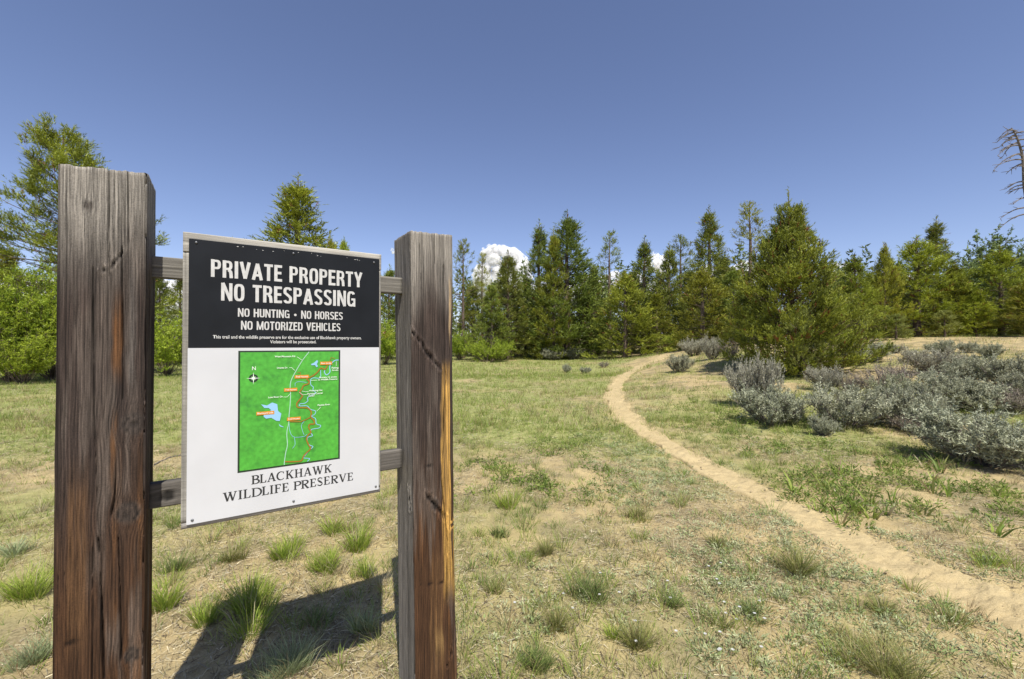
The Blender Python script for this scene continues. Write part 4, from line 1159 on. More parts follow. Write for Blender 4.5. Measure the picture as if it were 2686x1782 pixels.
# ------------------------------------------------------------------ pines
DARK = dict(c0=(.080, .110, .022), c1=(.370, .420, .064))
OLIVE = dict(c0=(.105, .130, .018), c1=(.450, .480, .052))
YELL = dict(c0=(.190, .235, .024), c1=(.520, .565, .055))
K_dense = [(conifer(11 + i, 10, 2.1, .03, .32, 9, 13, 15, .13, .022, up=.65, shape=.95, irr=.2, red=.02, dead=6, sl=.24, leader=1.0, **(DARK if i != 1 else OLIVE)), 10, 2.1) for i in range(3)]
K_spire = [(conifer(31 + i, 12, 1.7, .08, .34, 8, 12, 15, .13, .022, up=.6, shape=.9, irr=.2, red=.02, dead=10, sl=.24, leader=1.1, **DARK), 12, 1.7) for i in range(2)]
K_sparse = [(conifer(51 + i, 12, 1.9, .28, .42, 6, 9, 14, .12, .02, up=.5, shape=.6, irr=.4, gap=.25, red=.04, dead=26, sl=.24, **OLIVE), 12, 1.9) for i in range(2)]
K_young = [(conifer(71 + i, 6, 1.7, .02, .25, 9, 15, 16, .11, .018, up=.7, shape=.9, irr=.3, red=.02, sl=.2, **(YELL if i else OLIVE)), 6, 1.7) for i in range(2)]
K_open = [(conifer(91 + i, 5.4, 1.35, .05, .26, 9, 20, 18, .11, .013, up=.85, shape=.85, irr=.25, gap=.10, red=.03, dead=10, sl=.17, leader=.55, **(YELL if i else OLIVE)), 5.4, 1.35) for i in range(3)]
K_hero = (conifer(205, 6.6, 2.05, .015, .24, 13, 24, 24, .085, .0155, up=.95, shape=.72, irr=.30, gap=.10, red=.035, sl=.17, leader=1.0, e_lo=-4, e_hi=48, prof_pts=((0, .72), (.12, 1.0), (.35, .95), (.5, .64), (.6, .42), (.68, .34), (.78, .25), (.88, .17), (1, .04)), c0=(.085, .112, .018), c1=(.390, .430, .050)), 6.6, 2.05)
K_big = (conifer(301, 11, 2.7, .10, .33, 9, 19, 17, .13, .016, up=.8, shape=.55, irr=.25, gap=.2, red=.02, sl=.25, dead=8, leader=1.0, prof_pts=((0, .7), (.2, 1.0), (.45, .92), (.65, .70), (.8, .46), (.92, .22), (1, .05)), **OLIVE), 11, 2.7)
K_sap = (conifer(401, 2.3, .75, .10, .24, 6, 16, 26, .15, .010, up=.9, shape=.6, irr=.3, gap=.1, sl=.16, leader=.4, c0=(.17, .21, .05), c1=(.38, .42, .10)), 2.3, .75)

def pine(kind, px, py_top, Y, wpx, label, name='pine_tree', group=None, rz=None, tilt=0.0, fat=1.24):
    """a pine whose top shows at pixel (px, py_top), standing Y metres ahead; wpx is its crown's width in the photograph"""
    (meshes, H0, R0) = kind
    d = ray(px, py_top)
    x = d[0] * Y
    zt = EYE + d[2] * Y
    zg = float(ground_z(np.array([x]), np.array([Y]))[0])
    h = zt - zg
    sx = fat * (wpx / FPX * Y) / (2 * R0)
    return place_tree(name, meshes, (x, Y, zg - .03), rng.uniform(0, 6.28) if rz is None else rz, sx, h / H0, label, 'tree', group, tilt=tilt)

G1 = 'pines of the tree line behind the meadow'
G2 = 'young pines on the sandy rise'
# left side
pine(K_big, 160, 330, 21, 400, 'tall pine with loose upswept branches, behind the top of the left post', group='pines behind the sign', fat=1.18)
pine(K_dense[1], 20, 640, 26, 170, 'pine half hidden by the green willow at the left edge', group='pines behind the sign')
pine(K_dense[0], 420, 690, 33, 110, 'dark pine seen between the left post and the sign', group='pines behind the sign')
pine(K_spire[1], 475, 700, 36, 90, 'narrow pine just behind the left edge of the sign', group='pines behind the sign')
pine(K_dense[1], 780, 462, 27, 370, 'bushy pine rising above the top of the sign', group='pines behind the sign', rz=1.3)
pine(K_young[0], 866, 610, 24, 80, 'small pale pine peeking over the sign, left of a pair', group='pines behind the sign')
pine(K_young[1], 902, 625, 24, 90, 'small pale pine peeking over the sign, right of a pair', group='pines behind the sign')
pine(K_dense[2], 1020, 695, 40, 120, 'dark pine in the gap between sign and right post', group='pines behind the sign')
# tree line right of the right post
pine(K_sparse[0], 1215, 628, 43, 105, 'sparse flat-topped pine beside the right post', group=G1)
pine(K_sparse[1], 1264, 664, 45, 80, 'thin pine left of the white cloud', group=G1)
pine(K_dense[0], 1333, 656, 42, 150, 'dark pine standing in front of the white cloud', group=G1)
pine(K_dense[2], 1290, 735, 40, 120, 'low dark pine below the white cloud', group=G1)
pine(K_spire[0], 1413, 578, 44, 135, 'slender dark spire right of the white cloud', group=G1)
pine(K_dense[0], 1487, 553, 42, 235, 'tallest broad pine of the meadow tree line, with dead lower branches', group=G1, rz=2.0)
pine(K_dense[1], 1452, 600, 41, 120, 'yellowish pine leaning on the left flank of the tallest broad one', group=G1)
pine(K_sparse[1], 1598, 608, 45, 120, 'open see-through pine with a bare trunk against the sky', group=G1, rz=4.0)
pine(K_spire[1], 1556, 690, 44, 90, 'short pine between the broad one and the see-through one', group=G1)
pine(K_young[0], 1640, 712, 37, 200, 'bushy young pine standing forward of the tree line, reaching down to the meadow edge', group=G1)
pine(K_young[0], 1416, 842, 41, 70, 'small round young pine at the meadow edge', group=G1)
pine(K_spire[0], 1690, 620, 44, 130, 'dark pointed pine above the bushy forward one', group=G1, rz=2.2)
pine(K_dense[2], 1753, 640, 42, 120, 'dark pine left of a twin at the end of the trail', group=G1)
pine(K_sparse[0], 1785, 617, 44, 120, 'grey-twigged pine right of a twin at the end of the trail', group=G1, rz=3.0)
pine(K_dense[1], 1722, 760, 38, 120, 'low olive pine beside the far end of the trail', group=G1, rz=.5)
pine(K_spire[1], 1862, 542, 36, 140, 'pointed pine over the grey sagebrush, left of the open-crowned one', group=G1, rz=.4)
pine(K_young[0], 1842, 703, 30, 190, 'olive young pine with low skirt above the grey sagebrush', group=G1)
pine(K_sparse[1], 1968, 533, 34, 165, 'tall open-crowned pine left of the large near one', group=G1, rz=1.0)
pine(K_dense[2], 1920, 700, 31, 150, 'dark pine below the tall open-crowned one', group=G1, rz=5.0)
pine(K_dense[1], 1985, 740, 26, 150, 'olive pine against the left flank of the large near one', group=G2, rz=1.5)
pine(K_hero, 2071, 497, 15.2, 335, 'large near pine with upswept tips and red dead needles low down', group=G2, rz=2.4, fat=1.05)
pine(K_sap, 2108, 813, 13.9, 92, 'pale soft-needled sapling in front of the large near pine', 'pine_sapling', G2)
pine(K_open[0], 2242, 670, 20.5, 120, 'young pine right of the large near one', group=G2, fat=1.6)
pine(K_open[1], 2180, 760, 19.5, 110, 'bushy yellow-green pine tucked behind the large near one', group=G2, rz=2.0)
pine(K_open[2], 2320, 637, 21, 92, 'slim young pine with a bare dark trunk', group=G2)
pine(K_open[1], 2405, 620, 21.5, 170, 'yellow-green young pine with tall bare trunk at the middle of the rise', group=G2, fat=1.6)
pine(K_spire[0], 2457, 567, 36, 130, 'blue-green pine rising behind the young ones on the rise', group=G2, rz=3.4)
pine(K_open[0], 2506, 690, 21, 105, 'small young pine left of the round grey-green tree', group=G2, rz=2.5, fat=1.6)
pine(K_open[2], 2560, 760, 20, 90, 'shortest young pine on the crest of the rise', group=G2, rz=1.2)
pine(K_open[1], 2623, 645, 20, 135, 'yellow-green young pine in front of the round grey-green tree', group=G2, rz=4.4, fat=1.6)
pine(K_open[0], 2735, 700, 18, 190, 'dark low-skirted pine cut by the right edge', group=G2, rz=5.2)
pine(K_dense[1], 2290, 720, 30, 120, 'olive pine in the second row behind the slim young pine', group=G2, rz=1.9)
pine(K_dense[2], 2370, 735, 29, 130, 'dark pine in the second row left of the middle of the rise', group=G2, rz=3.9)
pine(K_young[0], 2450, 760, 26, 120, 'low olive pine in the second row at the middle of the rise', group=G2, rz=.9)
pine(K_young[1], 2545, 770, 25, 120, 'low yellow-green pine in the second row below the round grey-green tree', group=G2, rz=2.9)
pine(K_dense[1], 2670, 740, 26, 140, 'olive pine in the second row near the right edge', group=G2, rz=4.9)
pine(K_dense[0], 2200, 740, 30, 120, 'dark pine in the second row right of the large near one', group=G2, rz=5.9)
pine(K_dense[2], 1240, 740, 46, 120, 'dark pine filling the gap beside the right post', group=G1, rz=1.4)
pine(K_dense[1], 1380, 720, 47, 110, 'olive pine in the gap left of the tallest broad one', group=G1, rz=2.4)
pine(K_dense[2], 1540, 740, 46, 130, 'dark low pine in the gap right of the tallest broad one', group=G1, rz=3.4)
pine(K_dense[0], 1660, 700, 47, 120, 'dark pine just behind the bushy forward one', group=G1, rz=.4)
pine(K_dense[1], 1810, 700, 42, 130, 'olive pine behind the spiky sagebrush on the shoulder', group=G1, rz=5.4)
pine(K_dense[0], 1900, 660, 40, 130, 'dark pine between the pointed and the open-crowned ones', group=G1, rz=4.1)
pine(K_sap, 2350, 825, 19.5, 62, 'knee-high sapling at the foot of the slim young pine', 'pine_sapling', G2, rz=2.2)
pine(K_sap, 2478, 815, 19.8, 66, 'soft sapling between two bare trunks on the rise', 'pine_sapling', G2, rz=4.2)

# distant wood behind the tree line, seen only as dark gaps
rgf = np.random.default_rng(77)
fV = []; fT = []; fC = []; o_ = 0
for k in range(300):
    px = rgf.uniform(-400, 3100) if k % 3 == 0 else rgf.uniform(1150, 2900); Y = rgf.uniform(50, 80)
    d = ray(px, 903); x = d[0] * Y; g = float(base_height(np.array([x]), np.array([Y]))[0])
    h = rgf.uniform(7, 12.5); r = h * rgf.uniform(.15, .24)
    n = 200
    f = rgf.random(n) ** 1.3
    az = rgf.uniform(0, 6.28, n); rr_ = r * (1 - f) * np.sqrt(rgf.random(n)) * 1.1
    B = np.c_[x + rr_ * np.cos(az), Y + rr_ * np.sin(az), g + h * (.03 + f * .95)]
    Dv = unit(np.c_[np.cos(az), np.sin(az), np.full(n, .6)])
    cols = np.repeat(np.array([[.12, .15, .04]]) * rgf.uniform(.8, 1.5), n, 0)
    V, T, C = blades(rgf, B, Dv, np.full(n, .3), 2, .5, .22, .5, cols)
    fV.append(V); fT.append(T + o_); fC.append(C); o_ += len(V)
tag(obj('distant_forest', mesh_np('distant_forest', np.vstack(fV), tris=np.vstack(fT), col=np.vstack(fC)), M_NEEDLE), 'dark conifer wood far behind the tree line', 'forest', kind='stuff')

# ------------------------------------------------------------------ broadleaf bushes and trees
WIL = dict(c0=(.20, .30, .025), c1=(.46, .56, .055))
K_wil = [shrub(501 + i, 1.9, 3.6, 34, 16, 6, 8, .085, .034, spread=.75, upb=.3, sl=.2, rad0=.02, **WIL) for i in range(2)]
K_low = shrub(521, 1.3, .75, 26, 12, 6, 10, .06, .016, spread=.55, upb=.5, sl=.13, rad0=.01, c0=(.24, .32, .03), c1=(.46, .54, .06))
K_round = shrub(531, 2.6, 6.5, 44, 20, 7, 8, .12, .06, spread=.75, upb=.2, sl=.2, rad0=.03, c0=(.13, .19, .065), c1=(.28, .36, .13))
def bush(kind, R0, H0, px, py_top, Y, wpx, label, name='willow_bush', cat='bush', group=None, leaf=M_LEAF, wood=M_BARK, rz=None, lift=0.0):
    d = ray(px, py_top); x = d[0] * Y
    zg = float(ground_z(np.array([x]), np.array([Y]))[0]) + lift
    h = EYE + d[2] * Y - zg
    return place_tree(name, kind, (x, Y, zg - .02), rng.uniform(0, 6.28) if rz is None else rz, wpx / FPX * Y / (2 * R0), h / H0, label, cat, group, crown='foliage', trunk='stems', wood=wood, leaf=leaf)
GW = 'bright green bushes behind the sign'
bush(K_wil[0], 1.9, 3.6, 30, 705, 17.5, 250, 'bright green willow bush at the left edge, tallest of its clump', group=GW)
bush(K_wil[1], 1.9, 3.6, 140, 690, 18.5, 240, 'bright green willow bush partly hidden by the left post', group=GW)
bush(K_wil[0], 1.9, 3.6, -90, 740, 18, 230, 'willow bush cut off by the left edge', group=GW, rz=2.0)
bush(K_wil[1], 1.9, 3.6, 60, 850, 16.8, 200, 'low darker willow bush at the foot of the left clump', group=GW, rz=4.0)
bush(K_wil[0], 1.9, 3.6, 438, 815, 21, 170, 'green bush seen between the left post and the sign', group=GW, rz=1.0)
bush(K_wil[1], 1.9, 3.6, 300, 800, 22, 200, 'green bush behind the left post', group=GW, rz=3.0)
bush(K_wil[0], 1.9, 3.6, 1012, 838, 33, 110, 'green bush seen between the sign and the right post', group=GW, rz=5.0)
bush(K_wil[1], 1.9, 3.6, 700, 840, 30, 300, 'green bush showing behind the sign', group=GW, rz=5.5)
bush(K_low, 1.3, .75, 1282, 897, 38, 150, 'low yellow-green bush at the far edge of the meadow', 'low_bush')
bush(K_wil[1], 1.9, 3.6, 1205, 862, 40, 90, 'green bush beside the right post at the meadow edge', rz=2.6)
bush(K_low, 1.3, .75, 1800, 880, 33, 120, 'low olive bush beneath the young pine at the end of the trail', 'low_bush', rz=1.1)
bush(K_round, 2.6, 6.5, 2580, 612, 30, 215, 'round grey-green broadleaf tree on the rise', 'broadleaf_tree', 'tree')
bush(K_round, 2.6, 6.5, 2700, 625, 29, 150, 'dark broadleaf tree cut off by the right edge', 'broadleaf_tree', 'tree', rz=2.0)
bush(K_round, 2.6, 6.5, 2190, 690, 33, 85, 'thin pale broadleaf tree behind the large near pine', 'broadleaf_tree', 'tree', rz=4.0)

# ------------------------------------------------------------------ sagebrush
SG = dict(c0=(.20, .21, .135), c1=(.54, .55, .385))
K_sage = [shrub(601, .62, .62, 46, 16, 6, 8, .036, .0105, spread=.5, upb=.55, sl=.075, rad0=.011, spikes=10, **SG),
          shrub(602, .62, .62, 30, 15, 6, 8, .036, .0105, spread=.5, upb=.75, sl=.09, rad0=.012, spikes=26, **SG),
          shrub(603, .62, .62, 40, 14, 5, 8, .032, .0095, spread=.42, upb=.9, sl=.10, rad0=.010, spikes=60, c0=(.26, .25, .18), c1=(.52, .51, .38)),
          shrub(604, .62, .62, 34, 13, 3, 5, .030, .0085, spread=.5, upb=.6, sl=.08, rad0=.011, spikes=40, c0=(.24, .20, .155), c1=(.40, .35, .27)),
          shrub(605, .62, .62, 22, 18, 6, 8, .038, .0105, spread=.5, upb=.6, sl=.085, rad0=.013, arch=.9, spikes=14, c0=(.24, .255, .155), c1=(.52, .54, .34))]
M_SAGEWOOD = plain('sage_wood', (.15, .125, .11), .9, noise=.4, nscale=30)
def sage(k, x0, x1, y0, y1, label, group='sagebrush on the sandy slope', rz=None, Y=None):
    """a bush filling the box x0..x1, y0..y1 of the photograph, its foot on the ground"""
    px = (x0 + x1) / 2
    P = hit_ground(px, y1 - 4)
    w = (x1 - x0) / FPX * P[1]
    P[1] += w * .28; P[0] = ray(px, y1)[0] * P[1]
    zg = float(ground_z(np.array([P[0]]), np.array([P[1]]))[0])
    h = EYE + ray(px, y0)[2] * P[1] - zg
    return place_tree('sagebrush', K_sage[k], (P[0], P[1], zg - .01), rng.uniform(0, 6.28) if rz is None else rz, w * 1.16 / 1.24, max(.15, h) / .62, label, 'shrub', group, crown='foliage', trunk='stems', wood=M_SAGEWOOD, leaf=M_SAGE)
SAGES = [
    (0, 2425, 2740, 1088, 1246, 'largest and nearest sagebrush, at the right edge with a dark shadow under it'),
    (1, 1932, 2105, 1020, 1132, 'rounded sagebrush nearest the trail'),
    (2, 1914, 2045, 950, 1080, 'upright sagebrush with thin dry spikes behind the one nearest the trail'),
    (1, 2120, 2315, 1016, 1143, 'dense sagebrush with dark hollows at its foot in mid slope'),
    (0, 2128, 2192, 1095, 1155, 'small sagebrush in front of the mid slope clump'),
    (2, 2120, 2215, 968, 1036, 'sagebrush at the left shoulder of the slope'),
    (0, 2196, 2322, 903, 965, 'sagebrush at the crest below the slim young pine'),
    (3, 2250, 2405, 950, 1050, 'twiggy purplish sagebrush in the middle of the slope'),
    (1, 2305, 2460, 1015, 1140, 'grey sagebrush left of the largest one'),
    (2, 2380, 2525, 920, 992, 'sagebrush high on the slope below the middle of the rise'),
    (0, 2416, 2590, 985, 1095, 'broad sagebrush just behind the largest one'),
    (1, 2555, 2700, 935, 1035, 'sagebrush near the right edge, high on the slope'),
    (3, 2600, 2720, 1015, 1105, 'twiggy sagebrush above the largest one at the right edge'),
    (3, 2355, 2470, 1080, 1150, 'bare brown sagebrush tangle left of the largest one'),
    (2, 2330, 2372, 905, 935, 'small sagebrush on the crest, leftmost of the crest row'),
    (0, 2438, 2500, 896, 942, 'upright sagebrush on the crest, second of the crest row'),
    (1, 2515, 2560, 898, 934, 'little sagebrush on the crest, third of the crest row'),
    (0, 2570, 2625, 905, 945, 'little sagebrush on the crest, last of the crest row'),
    (1, 1748, 1815, 933, 985, 'round sagebrush on the left shoulder beside the trail'),
    (2, 1778, 1856, 894, 940, 'spiky sagebrush at the top of the left shoulder'),
    (2, 1836, 1895, 890, 950, 'tall spiky sagebrush beside the shaded one on the shoulder'),
    (3, 1884, 1940, 892, 948, 'dark shaded sagebrush under the large near pine'),
    (0, 1418, 1478, 918, 950, 'left half of the sagebrush pair at the far edge of the meadow'),
    (1, 1470, 1532, 916, 948, 'right half of the sagebrush pair at the far edge of the meadow'),
    (0, 1474, 1498, 958, 982, 'small round sagebrush alone in the meadow'),
    (1, 1518, 1552, 964, 985, 'low flat sagebrush in the meadow'),
    (3, 1569, 1599, 948, 970, 'brown dry sagebrush in the meadow near the trail'),
    (4, 2212, 2330, 1040, 1120, 'greener sagebrush low in the middle of the slope'),
    (4, 2300, 2400, 985, 1060, 'greener sagebrush behind the twiggy purplish one'),
    (0, 2480, 2580, 945, 1010, 'sagebrush between the high ones on the right of the slope'),
    (4, 2520, 2640, 1030, 1100, 'greener sagebrush tucked above the largest one'),
    (3, 2190, 2270, 985, 1040, 'twiggy sagebrush right of the left shoulder'),
    (1, 2030, 2110, 1060, 1125, 'sagebrush against the right side of the one nearest the trail'),
    (0, 2640, 2740, 985, 1060, 'sagebrush cut by the right edge halfway up the slope'),
    (3, 1542, 1586, 907, 938, 'pale twiggy sagebrush against the bushy forward pine'),
]
for s_ in SAGES:
    sage(s_[0], *s_[1:5], s_[5], group='sagebrush in the meadow' if s_[1] < 1700 else 'sagebrush on the sandy slope')

# ------------------------------------------------------------------ dead wood
def dead_snag():
    rg = np.random.default_rng(9)
    Y = 24.0
    P0 = ray(2715, 880) * Y + np.array([0, 0, EYE]); 
    zg = float(ground_z(np.array([P0[0]]), np.array([Y]))[0])
    pts = [(2722, 880), (2712, 760), (2703, 640), (2697, 530), (2691, 480), (2682, 420), (2674, 375), (2664, 352), (2652, 336)]
    T = np.array([ray(a, b) * Y + np.array([0, 0, EYE]) for a, b in pts]); T[0, 2] = zg - .2
    T[:, 1] += rg.normal(0, .06, len(T))
    origin = np.array([T[0, 0], Y, zg])
    o = empty('dead_tree', tuple(origin)); tag(o, 'dead bare tree with drooping grey limbs at the right edge', 'tree')
    tv_, tq_ = tubes([catmull(T - origin, 6)], [np.linspace(.15, .015, (len(T) - 1) * 6 + 1)], 7)
    obj('trunk', mesh_np('snag_trunk', tv_, quads=tq_, smooth=True), M_DEADWOOD, o)
    zs = np.linspace(.30, .985, 36)
    C = catmull(T - origin, 12)
    for k, f in enumerate(zs):
        p0 = C[int(f * (len(C) - 1))]
        az = rg.choice([math.pi, math.pi, 0]) + rg.normal(0, .8)
        L = rg.uniform(.55, 1.5) * (1.1 - .75 * max(0, f - .55) / .45)
        s = np.linspace(0, 1, 7)
        rise = rg.uniform(.0, .3); drop = rg.uniform(.35, .8)
        P = p0 + np.c_[s * L * math.cos(az), s * L * math.sin(az) * .8, L * (rise * s - drop * s ** 2)]
        paths = [P]; rad = [np.linspace(.045, .012, 7)]
        for j in range(6):
            b = P[rg.integers(2, 7)]; d = unit(np.array([math.cos(az) + rg.normal(0, .6), math.sin(az) + rg.normal(0, .6), -.45 + rg.normal(0, .5)]))
            l2 = rg.uniform(.12, .38)
            paths.append(b + d * np.linspace(0, l2, 4)[:, None]); rad.append(np.linspace(.018, .008, 4))
        v, q = tubes(paths, rad, 4)
        obj('limb', mesh_np('snag_limb', v, quads=q), M_DEADWOOD, o)
dead_snag()

def log_between(name, label, a, b, Ya, Yb, r0, r1, mat, stubs=0, seed=3, cat='log'):
    rg = np.random.default_rng(seed)
    A = ray(*a) * Ya + np.array([0, 0, EYE]); B = ray(*b) * Yb + np.array([0, 0, EYE])
    n = 12
    s = np.linspace(0, 1, n)[:, None]
    P = A + (B - A) * s + np.cumsum(rg.normal(0, .012, (n, 3)), 0) * np.linalg.norm(B - A) / 3
    paths = [P - A]; rad = [np.linspace(r0, r1, n) * rg.uniform(.9, 1.1, n)]
    v, q = tubes(paths, rad, 8)
    o = empty(name, tuple(A)); tag(o, label, cat)
    obj('trunk' if stubs else 'stem', mesh_np(name, v, quads=q, smooth=True), mat, o)
    for k in range(stubs):
        p = P[rg.integers(1, n - 1)] - A
        d = unit(rg.normal(size=3) + np.array([0, 0, .3])); L = rg.uniform(.25, .8)
        v, q = tubes([p + d * np.linspace(0, L, 4)[:, None] + rg.normal(0, .03, (4, 3))], [np.linspace(r1 * .6, .006, 4)], 4)
        obj('branch', mesh_np('log_branch', v, quads=q), mat, o)
    return o
log_between('fallen_tree', 'grey fallen tree leaning across the trunks on the rise', (2190, 856), (2345, 850), 20.2, 21.5, .07, .045, M_DEADWOOD, 9, 4, 'log')

# pale stick lying on the ground in the sign's shadow, and a bent twig
def ground_stick(name, label, pts, r0, r1, mat, seed):
    rg = np.random.default_rng(seed)
    G = np.array([hit_ground(a, b) for a, b in pts])
    G[:, 2] = ground_z(G[:, 0], G[:, 1]) + r0 * .8
    P = catmull(G, 8)
    P[:, 2] = ground_z(P[:, 0], P[:, 1]) + r0 * .9
    o = P[0].copy(); P = P - o
    P[:, :2] += rg.normal(0, r0 * .25, (len(P), 2))
    v, q = tubes([P], [np.linspace(r0, r1, len(P)) * rg.uniform(.85, 1.15, len(P))], 7)
    s = obj(name, mesh_np(name, v, quads=q, smooth=True), mat, None, tuple(o))
    return tag(s, label, 'stick')
ground_stick('dry_stick', 'thin bent twig on the ground between the left post and the sign', [(404, 1222), (430, 1208), (458, 1200), (478, 1196)], .010, .006, M_DEADWOOD, 6)
ground_stick('dry_stick', 'thin straw-coloured stalk lying left of the leafy patch', [(1420, 1500), (1490, 1508), (1560, 1506)], .004, .003, M_STICK, 8)

# ------------------------------------------------------------------ grass, weeds and litter
def blade_mesh(rg, x, y, h, lean, w, cols, seg=2, bend=.5, az=None):
    """upright blades rooted on the ground; two-segment ones curve over"""
    n = len(x)
    z = ground_z(x, y) - .01
    az = rg.uniform(0, 6.283, n) if az is None else az
    d = np.c_[np.cos(az) * lean, np.sin(az) * lean, np.ones(n)]
    d = unit(d)
    fa = rg.uniform(0, 6.283, n)
    wv = np.c_[np.cos(fa), np.sin(fa), np.zeros(n)] * (w / 2)[:, None]
    p0 = np.c_[x, y, z]
    if seg == 1:
        V = np.stack([p0 - wv, p0 + wv, p0 + d * h[:, None]], 1).reshape(-1, 3)
        return V, np.arange(3 * n).reshape(-1, 3), np.repeat(cols, 3, 0)
    p1 = p0 + d * (h * .55)[:, None]
    d2 = unit(d + np.c_[np.cos(az), np.sin(az), np.zeros(n)] * (bend * rg.random(n))[:, None])
    p2 = p1 + d2 * (h * .5)[:, None]
    V = np.stack([p0 - wv, p0 + wv, p1 - wv * .75, p1 + wv * .75, p2], 1).reshape(-1, 3)
    b = np.arange(n)[:, None] * 5
    T = np.concatenate([b + np.array([[0, 1, 3]]), b + np.array([[0, 3, 2]]), b + np.array([[2, 3, 4]])], 0)
    return V, T, np.repeat(cols, 5, 0)

def scatter(rg, n, y0, y1, pw=1.0, spread=1.34):
    """points in the wedge in front of the camera (a little wider than the view), denser near"""
    u = rg.random(n)
    if pw == 1.0: y = np.exp(np.log(y0) + u * (np.log(y1) - np.log(y0)))
    else: y = (y0 ** pw + u * (y1 ** pw - y0 ** pw)) ** (1 / pw)
    x = rg.uniform(-spread, spread, n) * y + rg.uniform(-.6, .6, n)
    return x, y
rg = np.random.default_rng(1234)
GREEN = np.array([[.22, .30, .05], [.29, .36, .07], [.17, .25, .05], [.38, .41, .13]])
STRAW = np.array([[.42, .33, .17], [.34, .26, .13], [.50, .43, .27], [.27, .19, .10]])
SILV = np.array([[.34, .37, .19], [.42, .44, .25], [.25, .31, .12]])
parts = {}
def add(name, V, T, C):
    parts.setdefault(name, []).append((V, T, C))

def tufts(rg, X, Y, hmin, hmax, kmin, kmax, rad, wid, seg, green_p, name='grass', lean=.55):
    n = len(X)
    K = rg.integers(kmin, kmax, n)
    i = np.repeat(np.arange(n), K)
    m = len(i)
    hs = rg.uniform(hmin, hmax, n) * (.55 + 1.0 * fbm(X * .7 + 30, Y * .7, 91, 3))
    rr_ = rad * rg.uniform(.5, 1.4, n)
    a = rg.uniform(0, 6.283, m); r = rr_[i] * np.sqrt(rg.random(m))
    x = X[i] + r * np.cos(a); y = Y[i] + r * np.sin(a)
    pt = fbm(X * .9 + 70, Y * .9, 88, 3)
    isg = rg.random(n) < np.clip(green_p + (pt - .5) * 1.2, .12, .97)
    gc_ = GREEN[rg.integers(0, 4, n)]; sc_ = STRAW[rg.integers(0, 4, n)]
    base = np.where(isg[:, None], gc_, sc_)
    c = base[i]
    dry = rg.random(m) < .16
    c = np.where(dry[:, None], STRAW[rg.integers(0, 4, m)], c) * rg.uniform(.75, 1.25, (m, 1))
    h = hs[i] * rg.uniform(.45, 1.15, m)
    ln = lean * (r / np.maximum(rr_[i], 1e-6)) + rg.uniform(0, .35, m)
    V, T, C = blade_mesh(rg, x, y, h, ln, wid * rg.uniform(.7, 1.3, m), np.clip(c, .01, .9), seg, .8, az=a + rg.normal(0, .5, m))
    add(name, V, T, C)

def accept(rg, x, y, lo, hi, clear=.86):
    g = meadow(x, y); td = trail_dist(x, y)
    p = lo + (hi - lo) * sstep(.25, .8, g)
    p = p * sstep(clear - .35, clear + .45, td)
    return rg.random(len(x)) < p
# near tufts
x, y = scatter(rg, 7000, 1.5, 9, 1.6); k = accept(rg, x, y, .42, .97)
tufts(rg, x[k], y[k], .04, .13, 10, 30, .042, .0032, 2, .92)
x, y = scatter(rg, 17000, 1.5, 10, 1.7); k = accept(rg, x, y, .40, .95)
tufts(rg, x[k], y[k], .02, .065, 5, 11, .05, .0030, 1, .78)
x, y = scatter(rg, 520, 1.7, 9, 1.5); k = accept(rg, x, y, .45, .9)
tufts(rg, x[k], y[k], .10, .22, 26, 60, .05, .0030, 2, .9)
# middle distance
x, y = scatter(rg, 23000, 7.5, 22, 1.7); k = accept(rg, x, y, .08, .98)
tufts(rg, x[k], y[k], .07, .20, 7, 12, .10, .0085, 1, .90)
# far meadow
x, y = scatter(rg, 24000, 19, 52, 1.7); k = accept(rg, x, y, .04, 1.0)
tufts(rg, x[k], y[k], .12, .27, 6, 9, .22, .021, 1, .92)
# single dry stalks
x, y = scatter(rg, 26000, 1.4, 12, 1.5); td = trail_dist(x, y); k = rg.random(len(x)) < .75 * sstep(.8, 1.5, td)
x, y = x[k], y[k]
c = np.where(rg.random((len(x), 1)) < .45, GREEN[rg.integers(0, 4, len(x))], STRAW[rg.integers(0, 4, len(x))]) * rg.uniform(.5, 1.1, (len(x), 1))
V, T, C = blade_mesh(rg, x, y, rg.uniform(.02, .085, len(x)), rg.uniform(0, 1.2, len(x)), np.full(len(x), .0022), c, 1)
add('grass', V, T, C)
for nm, L in list(parts.items()):
    pass
# flat straw litter
def litter(rg, n, y0, y1, pw, lmin, lmax, wid, pal):
    x, y = scatter(rg, n, y0, y1, pw)
    td = trail_dist(x, y)
    patch = fbm(x * 1.3 + 40, y * 1.3, 55, 4)
    k = rg.random(n) < np.clip(.25 + (patch - .42) * 4, .06, 1) * (.05 + .30 * np.exp(-(y / 4.5) ** 2) + .7 * sstep(.6, 1.5, td))
    x, y = x[k], y[k]; n = len(x)
    a = rg.uniform(0, 6.283, n) ; L = rg.uniform(lmin, lmax, n) / 2
    dx, dy = np.cos(a) * L, np.sin(a) * L
    z0 = ground_z(x - dx, y - dy) + rg.uniform(.002, .012, n); z1 = ground_z(x + dx, y + dy) + rg.uniform(.002, .022, n)
    w = wid * rg.uniform(.6, 1.4, n) / 2
    wx, wy = -np.sin(a) * w, np.cos(a) * w
    A = np.c_[x - dx - wx, y - dy - wy, z0]; B = np.c_[x - dx + wx, y - dy + wy, z0 + w]; Cc = np.c_[x + dx, y + dy, z1]
    c = np.array(pal)[rg.integers(0, len(pal), n)] * rg.uniform(.6, 1.25, (n, 1))
    add('litter', np.stack([A, B, Cc], 1).reshape(-1, 3), np.arange(3 * n).reshape(-1, 3), np.repeat(c, 3, 0))
LP = [(.48, .40, .23), (.34, .27, .15), (.20, .155, .095), (.40, .36, .26), (.13, .095, .06), (.58, .51, .34)]
